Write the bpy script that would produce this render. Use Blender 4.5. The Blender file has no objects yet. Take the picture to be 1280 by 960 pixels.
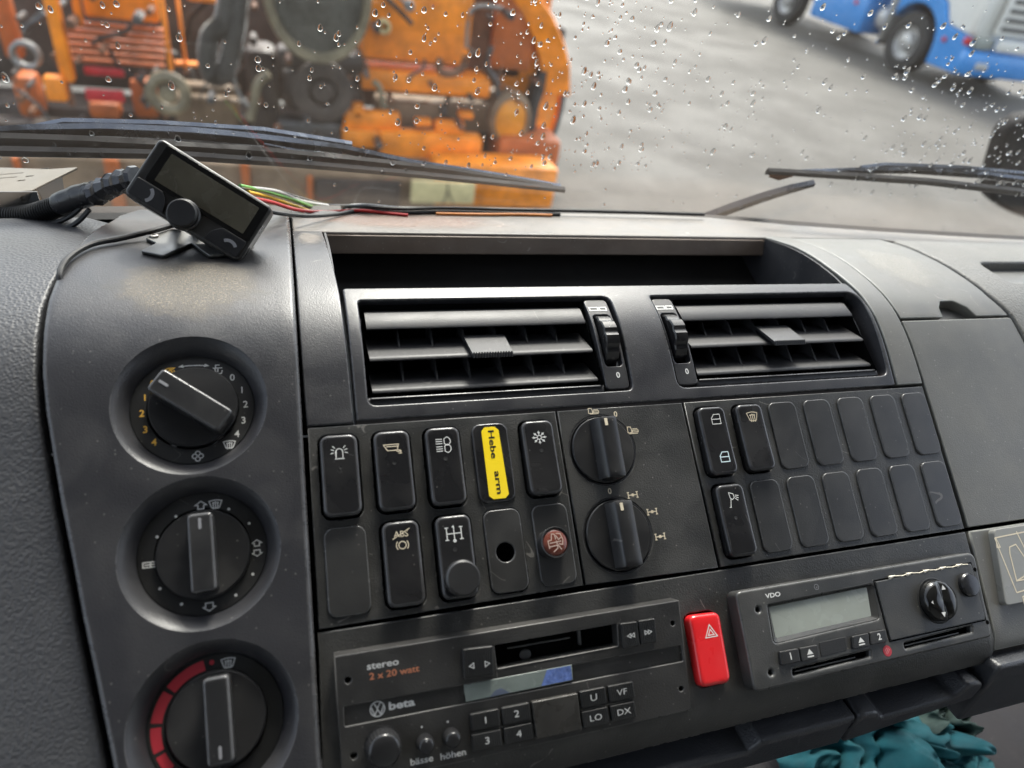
import bpy, bmesh, math, random
import numpy as np
from mathutils import Vector, Matrix, noise
from mathutils.geometry import delaunay_2d_cdt
random.seed(7)
scene = bpy.context.scene
COL = scene.collection
rad = math.radians

# ------------------------------------------------------------------ camera, sky, sun, exposure
CAM = Vector((0, 0, 2.2))                       # eye 2.2 m above the yard
XW = Vector((0.95295295, 0.05179092, -0.29866098))
YW = Vector((-0.26611639, 0.61469603, -0.74251657))
ZW = Vector((0.1451301, 0.78706193, 0.59955881))
cd = bpy.data.cameras.new('camera'); cam = bpy.data.objects.new('camera', cd); COL.objects.link(cam)
m = Matrix((XW, YW, ZW)).to_4x4(); m.translation = CAM
cam.matrix_world = m
cd.sensor_width = 36; cd.lens = 36 * 865 / 1280
cd.clip_start = .01; cd.clip_end = 2000
cd.dof.use_dof = True; cd.dof.focus_distance = .425; cd.dof.aperture_fstop = cd.lens / 4.2
scene.camera = cam

SUN_EL, SUN_AZ = rad(48), rad(20)               # azimuth measured from +Y towards +X
w = bpy.data.worlds.new('World'); scene.world = w; w.use_nodes = True
nt = w.node_tree; bg = nt.nodes['Background']
sky = nt.nodes.new('ShaderNodeTexSky'); sky.sky_type = 'NISHITA'; sky.sun_disc = False
sky.sun_elevation = SUN_EL; sky.sun_rotation = SUN_AZ; sky.dust_density = 3.0; sky.ozone_density = 1.0
hs = nt.nodes.new('ShaderNodeHueSaturation'); hs.inputs['Saturation'].default_value = .52
nt.links.new(sky.outputs[0], hs.inputs['Color']); nt.links.new(hs.outputs[0], bg.inputs[0])
bg.inputs[1].default_value = .15
sl = bpy.data.lights.new('sun', 'SUN'); sl.energy = 1.5; sl.angle = rad(14); sl.color = (1, .95, .88)
so = bpy.data.objects.new('sun', sl); COL.objects.link(so)
sdir = Vector((math.sin(SUN_AZ) * math.cos(SUN_EL), math.cos(SUN_AZ) * math.cos(SUN_EL), math.sin(SUN_EL)))
so.rotation_euler = sdir.to_track_quat('Z', 'Y').to_euler(); so.location = (3, 10, 12)
scene.view_settings.view_transform = 'Standard'; scene.view_settings.look = 'None'
scene.view_settings.exposure = 1.9; scene.view_settings.gamma = 1
scene.render.engine = 'CYCLES'
scene.cycles.max_bounces = 10; scene.cycles.diffuse_bounces = 5; scene.cycles.transparent_max_bounces = 12
scene.cycles.caustics_reflective = False; scene.cycles.caustics_refractive = False
scene.cycles.sample_clamp_indirect = 6

# ------------------------------------------------------------------ coordinate systems
D = 362.33                                       # mm from the eye to the switch panel's plane
TILT = rad(55); SN, CS = math.sin(TILT), math.cos(TILT)
def PF(u, v, h=0):
    """panel mm: u to the right, v up the panel, h out of it -> world metres"""
    k = h - D
    return Vector((u * .001, (v * SN - k * CS) * .001, (v * CS + k * SN) * .001 + CAM.z))
K = [(110, 0), (127, -1.1), (143, -4.0), (158, -9.5), (175, -19), (194, -32), (210, -45), (224, -58.5), (239, -76), (252, -92), (300, -141), (350, -191), (470, -300)]
KV = np.array([k[0] for k in K], float); KH = np.array([k[1] for k in K], float)
KS = 110 + np.concatenate([[0], np.cumsum(np.hypot(np.diff(KV), np.diff(KH)))])
L = [(-200, -135), (-112, -30), (-97, -11), (-84, -1.2), (-80, 0)]
def prof(s):
    if s > 110: return float(np.interp(s, KS, KV)), float(np.interp(s, KS, KH))
    if s < -80: return s, float(np.interp(s, [l[0] for l in L], [l[1] for l in L]))
    return s, 0.
def S3(u, s, off=0):
    a = prof(s)
    if -70 < s < 100: return (u, s, off)
    p, q = prof(s - 5), prof(s + 5); tv, th = q[0] - p[0], q[1] - p[1]; l = math.hypot(tv, th)
    a = ((p[0] + q[0] + a[0]) / 3, (p[1] + q[1] + a[1]) / 3)
    return (u, a[0] - th / l * off, a[1] + tv / l * off)
def S(u, s, off=0): return PF(*S3(u, s, off))
def ray(px, py):
    c = Vector(((px - 640) / 865, -(py - 480) / 865, -1)); return Vector((c.dot(XW), c.dot(YW), c.dot(ZW)))
def at(px, py, Y):                               # authoring aid: a point at real depth Y in front of the eye
    a = ray(px, py); return CAM + a * (Y / a.y)
ROT = (rad(90) - TILT, 0, 0)

# ------------------------------------------------------------------ materials
MATS = {}
def mat(name, col, rough=.5, bump=0, bscale=900, dust=0, dustcol=(.35, .33, .3), metal=0, spec=.5, vary=.12, vscale=14, kind='noise', coat=0, smudge=.12, trans=0, ior=1.45, emit=None, bdist=.0004):
    m_ = bpy.data.materials.new(name); m_.use_nodes = True; t = m_.node_tree; N = t.nodes; Lk = t.links
    b = N['Principled BSDF']; MATS[name] = m_
    b.inputs['Metallic'].default_value = metal; b.inputs['Specular IOR Level'].default_value = spec
    b.inputs['Coat Weight'].default_value = coat; b.inputs['IOR'].default_value = ior
    b.inputs['Transmission Weight'].default_value = trans
    tc0 = N.new('ShaderNodeTexCoord'); oi = N.new('ShaderNodeObjectInfo'); va = N.new('ShaderNodeVectorMath'); va.operation = 'ADD'
    sc_ = N.new('ShaderNodeVectorMath'); sc_.operation = 'SCALE'; sc_.inputs[0].default_value = (3.1, 2.3, 1.7); Lk.new(oi.outputs['Random'], sc_.inputs['Scale'])
    Lk.new(tc0.outputs['Object'], va.inputs[0]); Lk.new(sc_.outputs[0], va.inputs[1])
    class tc: outputs = {'Object': va.outputs[0]}
    n1 = N.new('ShaderNodeTexNoise'); n1.inputs['Scale'].default_value = vscale; n1.inputs['Detail'].default_value = 6; n1.inputs['Roughness'].default_value = .62
    Lk.new(tc.outputs['Object'], n1.inputs['Vector'])
    mr = N.new('ShaderNodeMapRange'); mr.inputs['From Min'].default_value = .3; mr.inputs['From Max'].default_value = .7
    mr.inputs['To Min'].default_value = 1 - vary; mr.inputs['To Max'].default_value = 1 + vary
    Lk.new(n1.outputs['Fac'], mr.inputs['Value'])
    mx = N.new('ShaderNodeVectorMath'); mx.operation = 'SCALE'; mx.inputs[0].default_value = col
    Lk.new(mr.outputs[0], mx.inputs['Scale']); out = mx.outputs[0]
    n3 = N.new('ShaderNodeTexNoise'); n3.inputs['Scale'].default_value = vscale * 2.3; n3.inputs['Detail'].default_value = 8; n3.inputs['Distortion'].default_value = .6
    Lk.new(tc.outputs['Object'], n3.inputs['Vector'])
    r2 = N.new('ShaderNodeMapRange'); r2.inputs['From Min'].default_value = .35; r2.inputs['From Max'].default_value = .65
    r2.inputs['To Min'].default_value = max(0.02, rough - smudge); r2.inputs['To Max'].default_value = min(1, rough + smudge)
    Lk.new(n3.outputs['Fac'], r2.inputs['Value']); Lk.new(r2.outputs[0], b.inputs['Roughness'])
    if dust:
        vo = N.new('ShaderNodeTexVoronoi'); vo.inputs['Scale'].default_value = 270; vo.inputs['Randomness'].default_value = 1
        Lk.new(tc.outputs['Object'], vo.inputs['Vector'])
        lt = N.new('ShaderNodeMapRange'); lt.inputs['From Min'].default_value = .06; lt.inputs['From Max'].default_value = .15
        lt.inputs['To Min'].default_value = 1; lt.inputs['To Max'].default_value = 0; Lk.new(vo.outputs['Distance'], lt.inputs['Value'])
        sp = N.new('ShaderNodeSeparateColor'); Lk.new(vo.outputs['Color'], sp.inputs[0])
        gt = N.new('ShaderNodeMath'); gt.operation = 'GREATER_THAN'; gt.inputs[1].default_value = .76; Lk.new(sp.outputs[0], gt.inputs[0])
        mu = N.new('ShaderNodeMath'); mu.operation = 'MULTIPLY'; Lk.new(lt.outputs[0], mu.inputs[0]); Lk.new(gt.outputs[0], mu.inputs[1])
        # film of dust in patches
        fm = N.new('ShaderNodeMapRange'); fm.inputs['From Min'].default_value = .42; fm.inputs['From Max'].default_value = .75
        fm.inputs['To Min'].default_value = 0; fm.inputs['To Max'].default_value = dust * .26; Lk.new(n3.outputs['Fac'], fm.inputs['Value'])
        m2 = N.new('ShaderNodeMath'); m2.operation = 'MULTIPLY_ADD'; m2.inputs[1].default_value = min(1, dust * 1.2); m2.use_clamp = True
        Lk.new(mu.outputs[0], m2.inputs[0]); Lk.new(fm.outputs[0], m2.inputs[2])
        n4 = N.new('ShaderNodeTexNoise'); n4.inputs['Scale'].default_value = 16; n4.inputs['Detail'].default_value = 1.5; n4.inputs['Distortion'].default_value = .8; Lk.new(tc.outputs['Object'], n4.inputs['Vector'])
        n5 = N.new('ShaderNodeTexNoise'); n5.inputs['Scale'].default_value = 41; n5.inputs['Detail'].default_value = 2; Lk.new(tc.outputs['Object'], n5.inputs['Vector'])
        c4 = N.new('ShaderNodeMath'); c4.operation = 'COMPARE'; c4.inputs[1].default_value = .5; c4.inputs[2].default_value = .0022; Lk.new(n4.outputs['Fac'], c4.inputs[0])
        g5 = N.new('ShaderNodeMath'); g5.operation = 'GREATER_THAN'; g5.inputs[1].default_value = .63; Lk.new(n5.outputs['Fac'], g5.inputs[0])
        m4 = N.new('ShaderNodeMath'); m4.operation = 'MULTIPLY'; Lk.new(c4.outputs[0], m4.inputs[0]); Lk.new(g5.outputs[0], m4.inputs[1])
        m5 = N.new('ShaderNodeMath'); m5.operation = 'MULTIPLY_ADD'; m5.inputs[1].default_value = dust * .9; m5.use_clamp = True; Lk.new(m4.outputs[0], m5.inputs[0]); Lk.new(m2.outputs[0], m5.inputs[2]); m2 = m5
        mm = N.new('ShaderNodeMix'); mm.data_type = 'RGBA'; mm.inputs['B'].default_value = (*dustcol, 1)
        Lk.new(m2.outputs[0], mm.inputs['Factor']); Lk.new(out, mm.inputs['A']); out = mm.outputs['Result']
    Lk.new(out, b.inputs['Base Color'])
    if bump:
        if kind == 'leather':
            n2 = N.new('ShaderNodeTexVoronoi'); n2.feature = 'SMOOTH_F1'; n2.inputs['Scale'].default_value = bscale; o2 = n2.outputs['Distance']
        else:
            n2 = N.new('ShaderNodeTexNoise'); n2.inputs['Scale'].default_value = bscale; n2.inputs['Detail'].default_value = 3; o2 = n2.outputs['Fac']
        Lk.new(tc.outputs['Object'], n2.inputs['Vector'])
        bp = N.new('ShaderNodeBump'); bp.inputs['Strength'].default_value = bump; bp.inputs['Distance'].default_value = bdist
        Lk.new(o2, bp.inputs['Height']); Lk.new(bp.outputs[0], b.inputs['Normal'])
        if coat: pass
    if emit: b.inputs['Emission Color'].default_value = (*emit, 1); b.inputs['Emission Strength'].default_value = 1
    return m_
plast = mat('dash_plastic', (.026, .026, .029), .37, .4, 1300, .22, smudge=.05)
plast_l = mat('dusty_lit_dash_plastic', (.105, .103, .094), .43, .35, 1200, .4, smudge=.05)  # dusty, and base colour lightened for the stronger light on the right side
pad = mat('grained_dash_pad', (.050, .051, .055), .46, .8, 700, .10, kind='leather', bdist=.0005, vary=.06, smudge=.03)
padtop = mat('dusty_dash_top', (.11, .10, .09), .50, .4, 900, .8, (.36, .31, .26), smudge=.07)
darkbk = mat('black_backing', (.004, .004, .004), 1, spec=.0)
panelm = mat('switch_panel_plastic', (.027, .027, .026), .38, .55, 1100, .3, smudge=.04)
rock = mat('rocker_plastic', (.011, .011, .012), .24, .06, 1200, .14, smudge=.05, vary=.05)
blankm = mat('blank_plastic', (.024, .024, .024), .33, .2, 1500, .2, smudge=.04)
dialm = mat('dial_face_plastic', (.013, .013, .013), .5, .2, 1500, .1)
knobm = mat('knob_plastic', (.018, .018, .019), .34, .1, 1300, .2, smudge=.05, vary=.06)
louv = mat('louvre_plastic', (.020, .020, .022), .46, .3, 1300, .15, smudge=.04)
radiom = mat('radio_plastic', (.028, .027, .026), .40, .45, 1100, .3, smudge=.04)
btnm = mat('button_plastic', (.016, .016, .016), .45, .25, 1400, .1)
tachom = mat('tachograph_plastic', (.030, .030, .029), .42, .3, 1600, .3)
whitep = mat('white_print', (.62, .62, .60), .6, vary=.1); beigep = mat('beige_print', (.60, .52, .38), .6, vary=.1)
yelp = mat('yellow_print', (.75, .42, .06), .6, vary=.1); redp = mat('red_print', (.42, .03, .045), .5, vary=.12)
rustp = mat('orange_brown_print', (.45, .17, .09), .6, vary=.1); greyp = mat('grey_print', (.2, .2, .21), .6)
redpl = mat('red_plastic', (.62, .018, .022), .28, .05, 900, .05, coat=.3, vary=.06)
lcdm = mat('lcd_glass', (.27, .29, .26), .22, vary=.08, vscale=40); lcdr = mat('radio_lcd', (.19, .22, .20), .18, vary=.15, vscale=60)
lcdb = mat('blue_film', (.12, .18, .42), .25, vary=.5, vscale=300)
yelt = mat('yellow_tape', (.85, .62, .02), .35, vary=.04); blackp = mat('black_print', (.01, .01, .01), .5)
brown = mat('brown_lamp_cap', (.15, .042, .028), .25, .3, 600, coat=.4); rubber = mat('black_rubber', (.012, .012, .013), .5, .1, 900)
screenm = mat('dark_screen', (.075, .068, .050), .22, vary=.25, vscale=40); gadm = mat('gadget_plastic', (.018, .017, .016), .38, .1, 1200, .2)
steel = mat('dull_steel', (.30, .29, .27), .45, .1, 500, .1, metal=.75); steel_d = mat('dark_steel', (.09, .09, .09), .45, .2, 500, metal=.5)
tape = mat('insulating_tape', (.016, .016, .018), .25, .5, 160, bdist=.001)
wirem = {c: mat(c + '_wire', v_, .45, vary=.05) for c, v_ in dict(red=(.45, .03, .03), yellow=(.6, .38, .03), green=(.16, .38, .10), black=(.012, .012, .012), white=(.5, .5, .48), orange=(.6, .2, .03)).items()}
teal = mat('teal_cloth', (.010, .105, .122), .85, .5, 900, 0, vary=.3, vscale=30); greenc = mat('dark_green_cloth', (.05, .085, .07), .85, .5, 900, vary=.4, vscale=40)
stickm = mat('silver_label', (.20, .20, .185), .38, vary=.08, dust=.1)
wood = mat('paper_shred', (.6, .55, .45), .8)
rust = mat('rusty_iron', (.16, .075, .04), .8, .6, 60, vary=.5, vscale=10, bdist=.004)
orange = mat('orange_paint', (.95, .28, .014), .5, .3, 40, .6, (.13, .06, .03), vary=.35, vscale=7)
orange_d = mat('dirty_orange_paint', (.50, .12, .022), .6, .3, 40, 1.0, (.12, .07, .045), vary=.3, vscale=6)
grime = mat('grimy_dark_metal', (.055, .042, .034), .6, .5, 30, .5, (.13, .09, .06), vary=.5, vscale=6, bdist=.005)
tan = mat('muddy_tan_metal', (.22, .15, .09), .7, .4, 25, .4, (.10, .08, .06), vary=.4, vscale=5)
greymet = mat('worn_grey_metal', (.22, .215, .20), .4, .3, 30, .3, metal=.3, vary=.3, vscale=6)
khaki = mat('khaki_rubber_rim', (.19, .16, .10), .5, vary=.45, vscale=8); hosem = mat('grey_hose', (.12, .115, .10), .5, vary=.2, vscale=10)
redm = mat('red_reflector', (.5, .02, .03), .35, vary=.2, vscale=20); lampm = mat('amber_lamp', (.75, .30, .03), .3, vary=.2, vscale=10)
palem = mat('pale_yellow_plate', (.65, .55, .28), .5, vary=.2, vscale=12)
blue = mat('blue_truck_paint', (.035, .25, .62), .3, vary=.06, vscale=2, coat=.3); whitet = mat('white_truck_paint', (.72, .70, .64), .35, vary=.06, vscale=2)
tyrem = mat('tyre_rubber', (.025, .025, .024), .75, .4, 60, .3, vary=.3); rimm = mat('wheel_rim', (.45, .44, .42), .4, metal=.4, vary=.3, vscale=8)
liner = mat('headliner', (.34, .34, .32), .9, vary=.08); cabm = mat('cab_paint', (.25, .25, .25), .6)
wipm = mat('wiper_paint', (.10, .115, .14), .2, vary=.2, vscale=40, metal=.8)
# stained patch on the top of the dial console and on the lid: an own dirty film with a ragged outline
LIT_WORN = {}  # lighter, glossier copies for bevel faces: edge highlights painted in along with polish wear
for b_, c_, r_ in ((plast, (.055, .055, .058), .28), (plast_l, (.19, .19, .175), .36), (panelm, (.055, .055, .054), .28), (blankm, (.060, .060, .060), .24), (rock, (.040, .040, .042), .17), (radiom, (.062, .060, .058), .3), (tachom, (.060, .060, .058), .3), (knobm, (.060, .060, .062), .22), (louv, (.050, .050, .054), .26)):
    LIT_WORN[b_.name] = mat(b_.name + '_lit_worn_edge', c_, r_, .15, 1500, .1, smudge=.04, vary=.3, vscale=60)
def stain_mat(name, col, ragged, thr):
    m_ = bpy.data.materials.new(name); m_.use_nodes = True; t = m_.node_tree; N = t.nodes; Lk = t.links
    b = N['Principled BSDF']; b.inputs['Base Color'].default_value = (*col, 1); b.inputs['Roughness'].default_value = .6
    tc = N.new('ShaderNodeTexCoord'); g = N.new('ShaderNodeTexGradient'); g.gradient_type = 'SPHERICAL'
    mp = N.new('ShaderNodeMapping'); mp.vector_type = 'POINT'; Lk.new(tc.outputs['UV'], mp.inputs[0]); mp.inputs['Location'].default_value = (-1, -1, 0); mp.inputs['Scale'].default_value = (2, 2, 1)
    Lk.new(mp.outputs[0], g.inputs[0]); n_ = N.new('ShaderNodeTexNoise'); n_.inputs['Scale'].default_value = ragged; n_.inputs['Detail'].default_value = 8; n_.inputs['Roughness'].default_value = .7
    Lk.new(tc.outputs['UV'], n_.inputs['Vector']); a = N.new('ShaderNodeMath'); a.operation = 'MULTIPLY_ADD'; a.inputs[1].default_value = 1.1; Lk.new(n_.outputs['Fac'], a.inputs[0]); Lk.new(g.outputs['Fac'], a.inputs[2])
    mr = N.new('ShaderNodeMapRange'); mr.inputs['From Min'].default_value = thr; mr.inputs['From Max'].default_value = thr + .35; mr.inputs['To Max'].default_value = .42; Lk.new(a.outputs[0], mr.inputs['Value'])
    n2_ = N.new('ShaderNodeTexNoise'); n2_.inputs['Scale'].default_value = 70; n2_.inputs['Detail'].default_value = 5; Lk.new(tc.outputs['UV'], n2_.inputs['Vector'])
    q_ = N.new('ShaderNodeMapRange'); q_.inputs['From Min'].default_value = .38; q_.inputs['From Max'].default_value = .6; q_.inputs['To Min'].default_value = .25; q_.inputs['To Max'].default_value = 1.3; Lk.new(n2_.outputs['Fac'], q_.inputs['Value'])
    mq = N.new('ShaderNodeMath'); mq.operation = 'MULTIPLY'; Lk.new(mr.outputs[0], mq.inputs[0]); Lk.new(q_.outputs[0], mq.inputs[1])
    Lk.new(mq.outputs[0], b.inputs['Alpha']); return m_

# ------------------------------------------------------------------ object helpers
def thing(name, label, cat, loc, group=None, rot=None):
    o = bpy.data.objects.new(name, None); COL.objects.link(o); o.empty_display_size = .02
    o.matrix_world = Matrix.Translation(loc) @ (Matrix.Rotation(ROT[0], 4, 'X') if rot is None else rot)
    o['label'] = label; o['category'] = cat
    if group: o['group'] = group
    return o
def obj(name, V, F, material, parent=None, smooth=True, angle=35, uv=None, extra=None):
    W_ = parent.matrix_world if parent is not None else None
    if parent is not None and parent.parent is not None: W_ = parent.parent.matrix_world if W_ == Matrix.Identity(4) else W_
    Wm = MW.get(parent.name) if parent is not None and parent.name in MW else (parent.matrix_world.copy() if parent is not None else Matrix.Identity(4))
    inv = Wm.inverted()
    me = bpy.data.meshes.new(name); me.from_pydata([inv @ Vector(v) for v in V], [], F); me.update()
    me.materials.append(material)
    if smooth:
        me.shade_smooth() if hasattr(me, 'shade_smooth') else None
        if isinstance(V, SV) and angle == 35:
            nr = [Vector() for _ in me.vertices]
            for p in me.polygons:
                for i in p.vertices: nr[i] += p.normal * p.area
            me.normals_split_custom_set_from_vertices([n_.normalized() if n_.length > 0 else Vector((0, 0, 1)) for n_ in nr])
        else: me.set_sharp_from_angle(angle=rad(angle))
    if isinstance(V, SV) and material.name in LIT_WORN:
        me.materials.append(LIT_WORN[material.name])
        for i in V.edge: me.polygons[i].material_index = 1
    if uv is not None:
        ul = me.uv_layers.new(name='UVMap')
        for lp in me.loops: ul.data[lp.index].uv = uv[lp.vertex_index]
    o = bpy.data.objects.new(name, me); COL.objects.link(o)
    if parent is not None: o.parent = parent
    MW[o.name] = Wm
    return o
MW = {}
def tagg(o, label, cat, group=None, kind=None):
    if label: o['label'] = label
    if cat: o['category'] = cat
    if group: o['group'] = group
    if kind: o['kind'] = kind
    return o
def join(*parts):
    V, F = [], []
    for v, f in parts:
        k = len(V); V += list(v); F += [tuple(i + k for i in q) for q in f]
    return V, F

def densify(P, step):
    if not step: return list(P)
    out = []
    for i, p in enumerate(P):
        q = P[(i + 1) % len(P)]; n_ = max(1, int(math.hypot(q[0] - p[0], q[1] - p[1]) / step))
        out += [(p[0] + (q[0] - p[0]) * k / n_, p[1] + (q[1] - p[1]) * k / n_) for k in range(n_)]
    return out
def ccw(P):
    a = sum(P[i][0] * P[(i + 1) % len(P)][1] - P[(i + 1) % len(P)][0] * P[i][1] for i in range(len(P)))
    return list(P) if a > 0 else list(P)[::-1]
def offset(P, d):                                # d > 0 shrinks a ccw outline
    n_ = len(P); out = []
    for i in range(n_):
        a, b, c = P[i - 1], P[i], P[(i + 1) % n_]
        e1 = (b[0] - a[0], b[1] - a[1]); e2 = (c[0] - b[0], c[1] - b[1])
        l1 = math.hypot(*e1) or 1e-9; l2 = math.hypot(*e2) or 1e-9
        n1 = (-e1[1] / l1, e1[0] / l1); n2 = (-e2[1] / l2, e2[0] / l2)
        mx_, my = n1[0] + n2[0], n1[1] + n2[1]; q = mx_ * mx_ + my * my
        k = 2 / max(q, .8)
        out.append((b[0] + mx_ * d * k, b[1] + my * d * k))
    return out
def rrect(cx, cy, w_, h_, r, n_=5, rot=0, shear=0):
    P = []
    for sx, sy, a0 in ((1, 1, 0), (-1, 1, 90), (-1, -1, 180), (1, -1, 270)):
        for k in range(n_ + 1):
            a = rad(a0 + 90 * k / n_); P.append((sx * (w_ / 2 - r) + r * math.cos(a), sy * (h_ / 2 - r) + r * math.sin(a)))
    c, s_ = math.cos(rad(rot)), math.sin(rad(rot))
    return [(cx + x * c - y * s_ + shear * y, cy + x * s_ + y * c) for x, y in P]
def roundpoly(P, r, n_=4):                       # rounds the corners of a polygon; r number or list
    P = list(P); out = []; N_ = len(P)
    for i in range(N_):
        a, b, c = Vector(P[i - 1]), Vector(P[i]), Vector(P[(i + 1) % N_]); rr = r[i] if isinstance(r, (list, tuple)) else r
        if rr <= 0: out.append(tuple(b)); continue
        d1, d2 = (a - b), (c - b); k = min(rr, d1.length * .49, d2.length * .49)
        p, q = b + d1.normalized() * k, b + d2.normalized() * k
        for j in range(n_ + 1):
            t = j / n_; z = p * (1 - t) ** 2 + b * 2 * t * (1 - t) + q * t * t; out.append((z.x, z.y))
    return out
def circ(cx, cy, r, n_=40, ry=None):
    return [(cx + r * math.cos(2 * math.pi * k / n_), cy + (ry or r) * math.sin(2 * math.pi * k / n_)) for k in range(n_)]
def inside(P, pts):
    pts = np.asarray(pts, float); P = np.asarray(P, float); x, y = pts[:, 0], pts[:, 1]; r = np.zeros(len(pts), bool)
    j = len(P) - 1
    for i in range(len(P)):
        xi, yi, xj, yj = P[i][0], P[i][1], P[j][0], P[j][1]
        c = ((yi > y) != (yj > y)) & (x < (xj - xi) * (y - yi) / ((yj - yi) or 1e-12) + xi); r ^= c; j = i
    return r
def mindist(P, pts):
    P = np.asarray(P, float); A = P; B = np.roll(P, -1, 0); best = np.full(len(pts), 1e9)
    for a, b in zip(A, B):
        ab = b - a; t = np.clip(((pts - a) @ ab) / max(ab @ ab, 1e-12), 0, 1); best = np.minimum(best, np.hypot(*(pts - (a + t[:, None] * ab)).T))
    return best
def cap(out, holes, step):
    loops = [out] + holes; V = []; E_ = []
    for lp in loops:
        k = len(V); V += [tuple(p) for p in lp]; E_ += [(k + i, k + (i + 1) % len(lp)) for i in range(len(lp))]
    nb = len(V)
    if step:
        A = np.array(out); x0, y0 = A.min(0); x1, y1 = A.max(0)
        g = np.array([(x, y) for x in np.arange(x0 + step / 2, x1, step) for y in np.arange(y0 + step / 2, y1, step)])
        if len(g):
            ok = inside(out, g) & (mindist(out, g) > step * .35)
            for h_ in holes: ok &= ~inside(h_, g) & (mindist(h_, g) > step * .35)
            V += [tuple(p) for p in g[ok]]
    r = delaunay_2d_cdt([Vector(v) for v in V], E_, [], 0, 1e-5)
    vo, fo = r[0], r[2]
    cen = np.array([np.mean([vo[i] for i in f], 0) for f in fo])
    ok = inside(out, cen)
    for h_ in holes: ok &= ~inside(h_, cen)
    F = [tuple(f) for f, k in zip(fo, ok) if k]
    # remap verts to the input where possible
    mp = {}
    for oi, orig in enumerate(r[3]):
        if orig: mp[oi] = orig[0]
    VV = list(V); res = []
    for oi in range(len(vo)):
        if oi not in mp: mp[oi] = len(VV); VV.append(tuple(vo[oi]))
    F = [tuple(mp[i] for i in f) for f in F]
    FF = []
    for f in F:
        a, b, c = [VV[i] for i in f[:3]]
        FF.append(f if (b[0] - a[0]) * (c[1] - a[1]) - (b[1] - a[1]) * (c[0] - a[0]) > 0 else f[::-1])
    return VV, FF, [len(l) for l in loops]
class SV(list): pass
def slab(out, holes=(), h=0, t=4, b=.6, step=None, hf=None, M=S, seg=3, bottom=False, hb=None):
    """a plate: outline in mm with rounded upper edges, holes, optional height field, laid on mapping M"""
    f = hf or (lambda x, y: h)
    out = densify(ccw(out), step); holes = [densify(ccw(q), step) for q in holes]
    top_o = offset(out, b); hb = b if hb is None else hb; top_h = [offset(q, -hb) for q in holes]
    V2, F, lens = cap(top_o, top_h, step)
    V = [M(x, y, f(x, y)) for x, y in V2]
    base = 0; edge = []
    for li, (full, n_) in enumerate(zip([out] + holes, lens)):
        sgn = 1 if li == 0 else -1; prev = [base + i for i in range(n_)]
        for k in range(seg - 1, -1, -1):
            a = math.pi / 2 * (1 - (k / seg)); B_ = b if li == 0 else hb; ins = B_ * (1 - math.sin(a)); dh = B_ * (1 - math.cos(a))
            ring = offset(full, sgn * ins); cur = []
            for (x, y) in ring: cur.append(len(V)); V.append(M(x, y, f(x, y) - dh))
            for i in range(n_):
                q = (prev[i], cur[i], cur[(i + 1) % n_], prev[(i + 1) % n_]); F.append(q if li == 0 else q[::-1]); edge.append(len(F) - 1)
            prev = cur
        cur = []
        for (x, y) in full: cur.append(len(V)); V.append(M(x, y, h - t))
        for i in range(n_):
            q = (prev[i], cur[i], cur[(i + 1) % n_], prev[(i + 1) % n_]); F.append(q if li == 0 else q[::-1])
        base += n_
        if bottom and li == 0: F.append(tuple(cur[::-1]))
    V = SV(V); V.edge = edge; return V, F
def lathe(cx, cy, prof_, n_=48, M=S, ridges=0, rd=0):
    """profile [(r, h)] from the outside in, on mapping M"""
    V, F = [], []; rings = []
    for (r, h_) in prof_:
        if r < 1e-6: rings.append([len(V)]); V.append(M(cx, cy, h_)); continue
        ring = []
        for k in range(n_):
            a = 2 * math.pi * k / n_; rr = r
            if ridges and abs(rd): rr = r - (rd if (k % 2) else 0)
            ring.append(len(V)); V.append(M(cx + rr * math.cos(a), cy + rr * math.sin(a), h_))
        rings.append(ring)
    for A, B in zip(rings, rings[1:]):
        for k in range(n_):
            k2 = (k + 1) % n_
            if len(A) == 1: F.append((A[0], B[k2], B[k])[::-1])
            elif len(B) == 1: F.append((A[k], A[k2], B[0]))
            else: F.append((A[k], A[k2], B[k2], B[k]))
    return V, F
def ribbon(lines, wd, h=0.1, M=S):
    V, F = [], []
    for li, Ln in enumerate(lines):
        closed = len(Ln) > 2 and Ln[0] == Ln[-1]; P = Ln[:-1] if closed else Ln; n_ = len(P); hh = h + .012 * (li % 5); idx = []
        for i, p in enumerate(P):
            a = P[i - 1] if (i > 0 or closed) else None; c = P[(i + 1) % n_] if (i < n_ - 1 or closed) else None
            ns = []
            for q, r_ in ((a, p), (p, c)):
                if q is None or r_ is None: continue
                e = (r_[0] - q[0], r_[1] - q[1]); l = math.hypot(*e) or 1e-9; ns.append((-e[1] / l, e[0] / l))
            mx_ = sum(x[0] for x in ns); my = sum(x[1] for x in ns); q = mx_ * mx_ + my * my
            k = (len(ns)) / max(q, .5) * wd / 2
            idx.append((len(V), len(V) + 1)); V.append(M(p[0] + mx_ * k, p[1] + my * k, hh)); V.append(M(p[0] - mx_ * k, p[1] - my * k, hh))
        for i in range(n_ if closed else n_ - 1):
            a, b = idx[i], idx[(i + 1) % n_]; F.append((a[1], b[1], b[0], a[0]))
    return V, F
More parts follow.
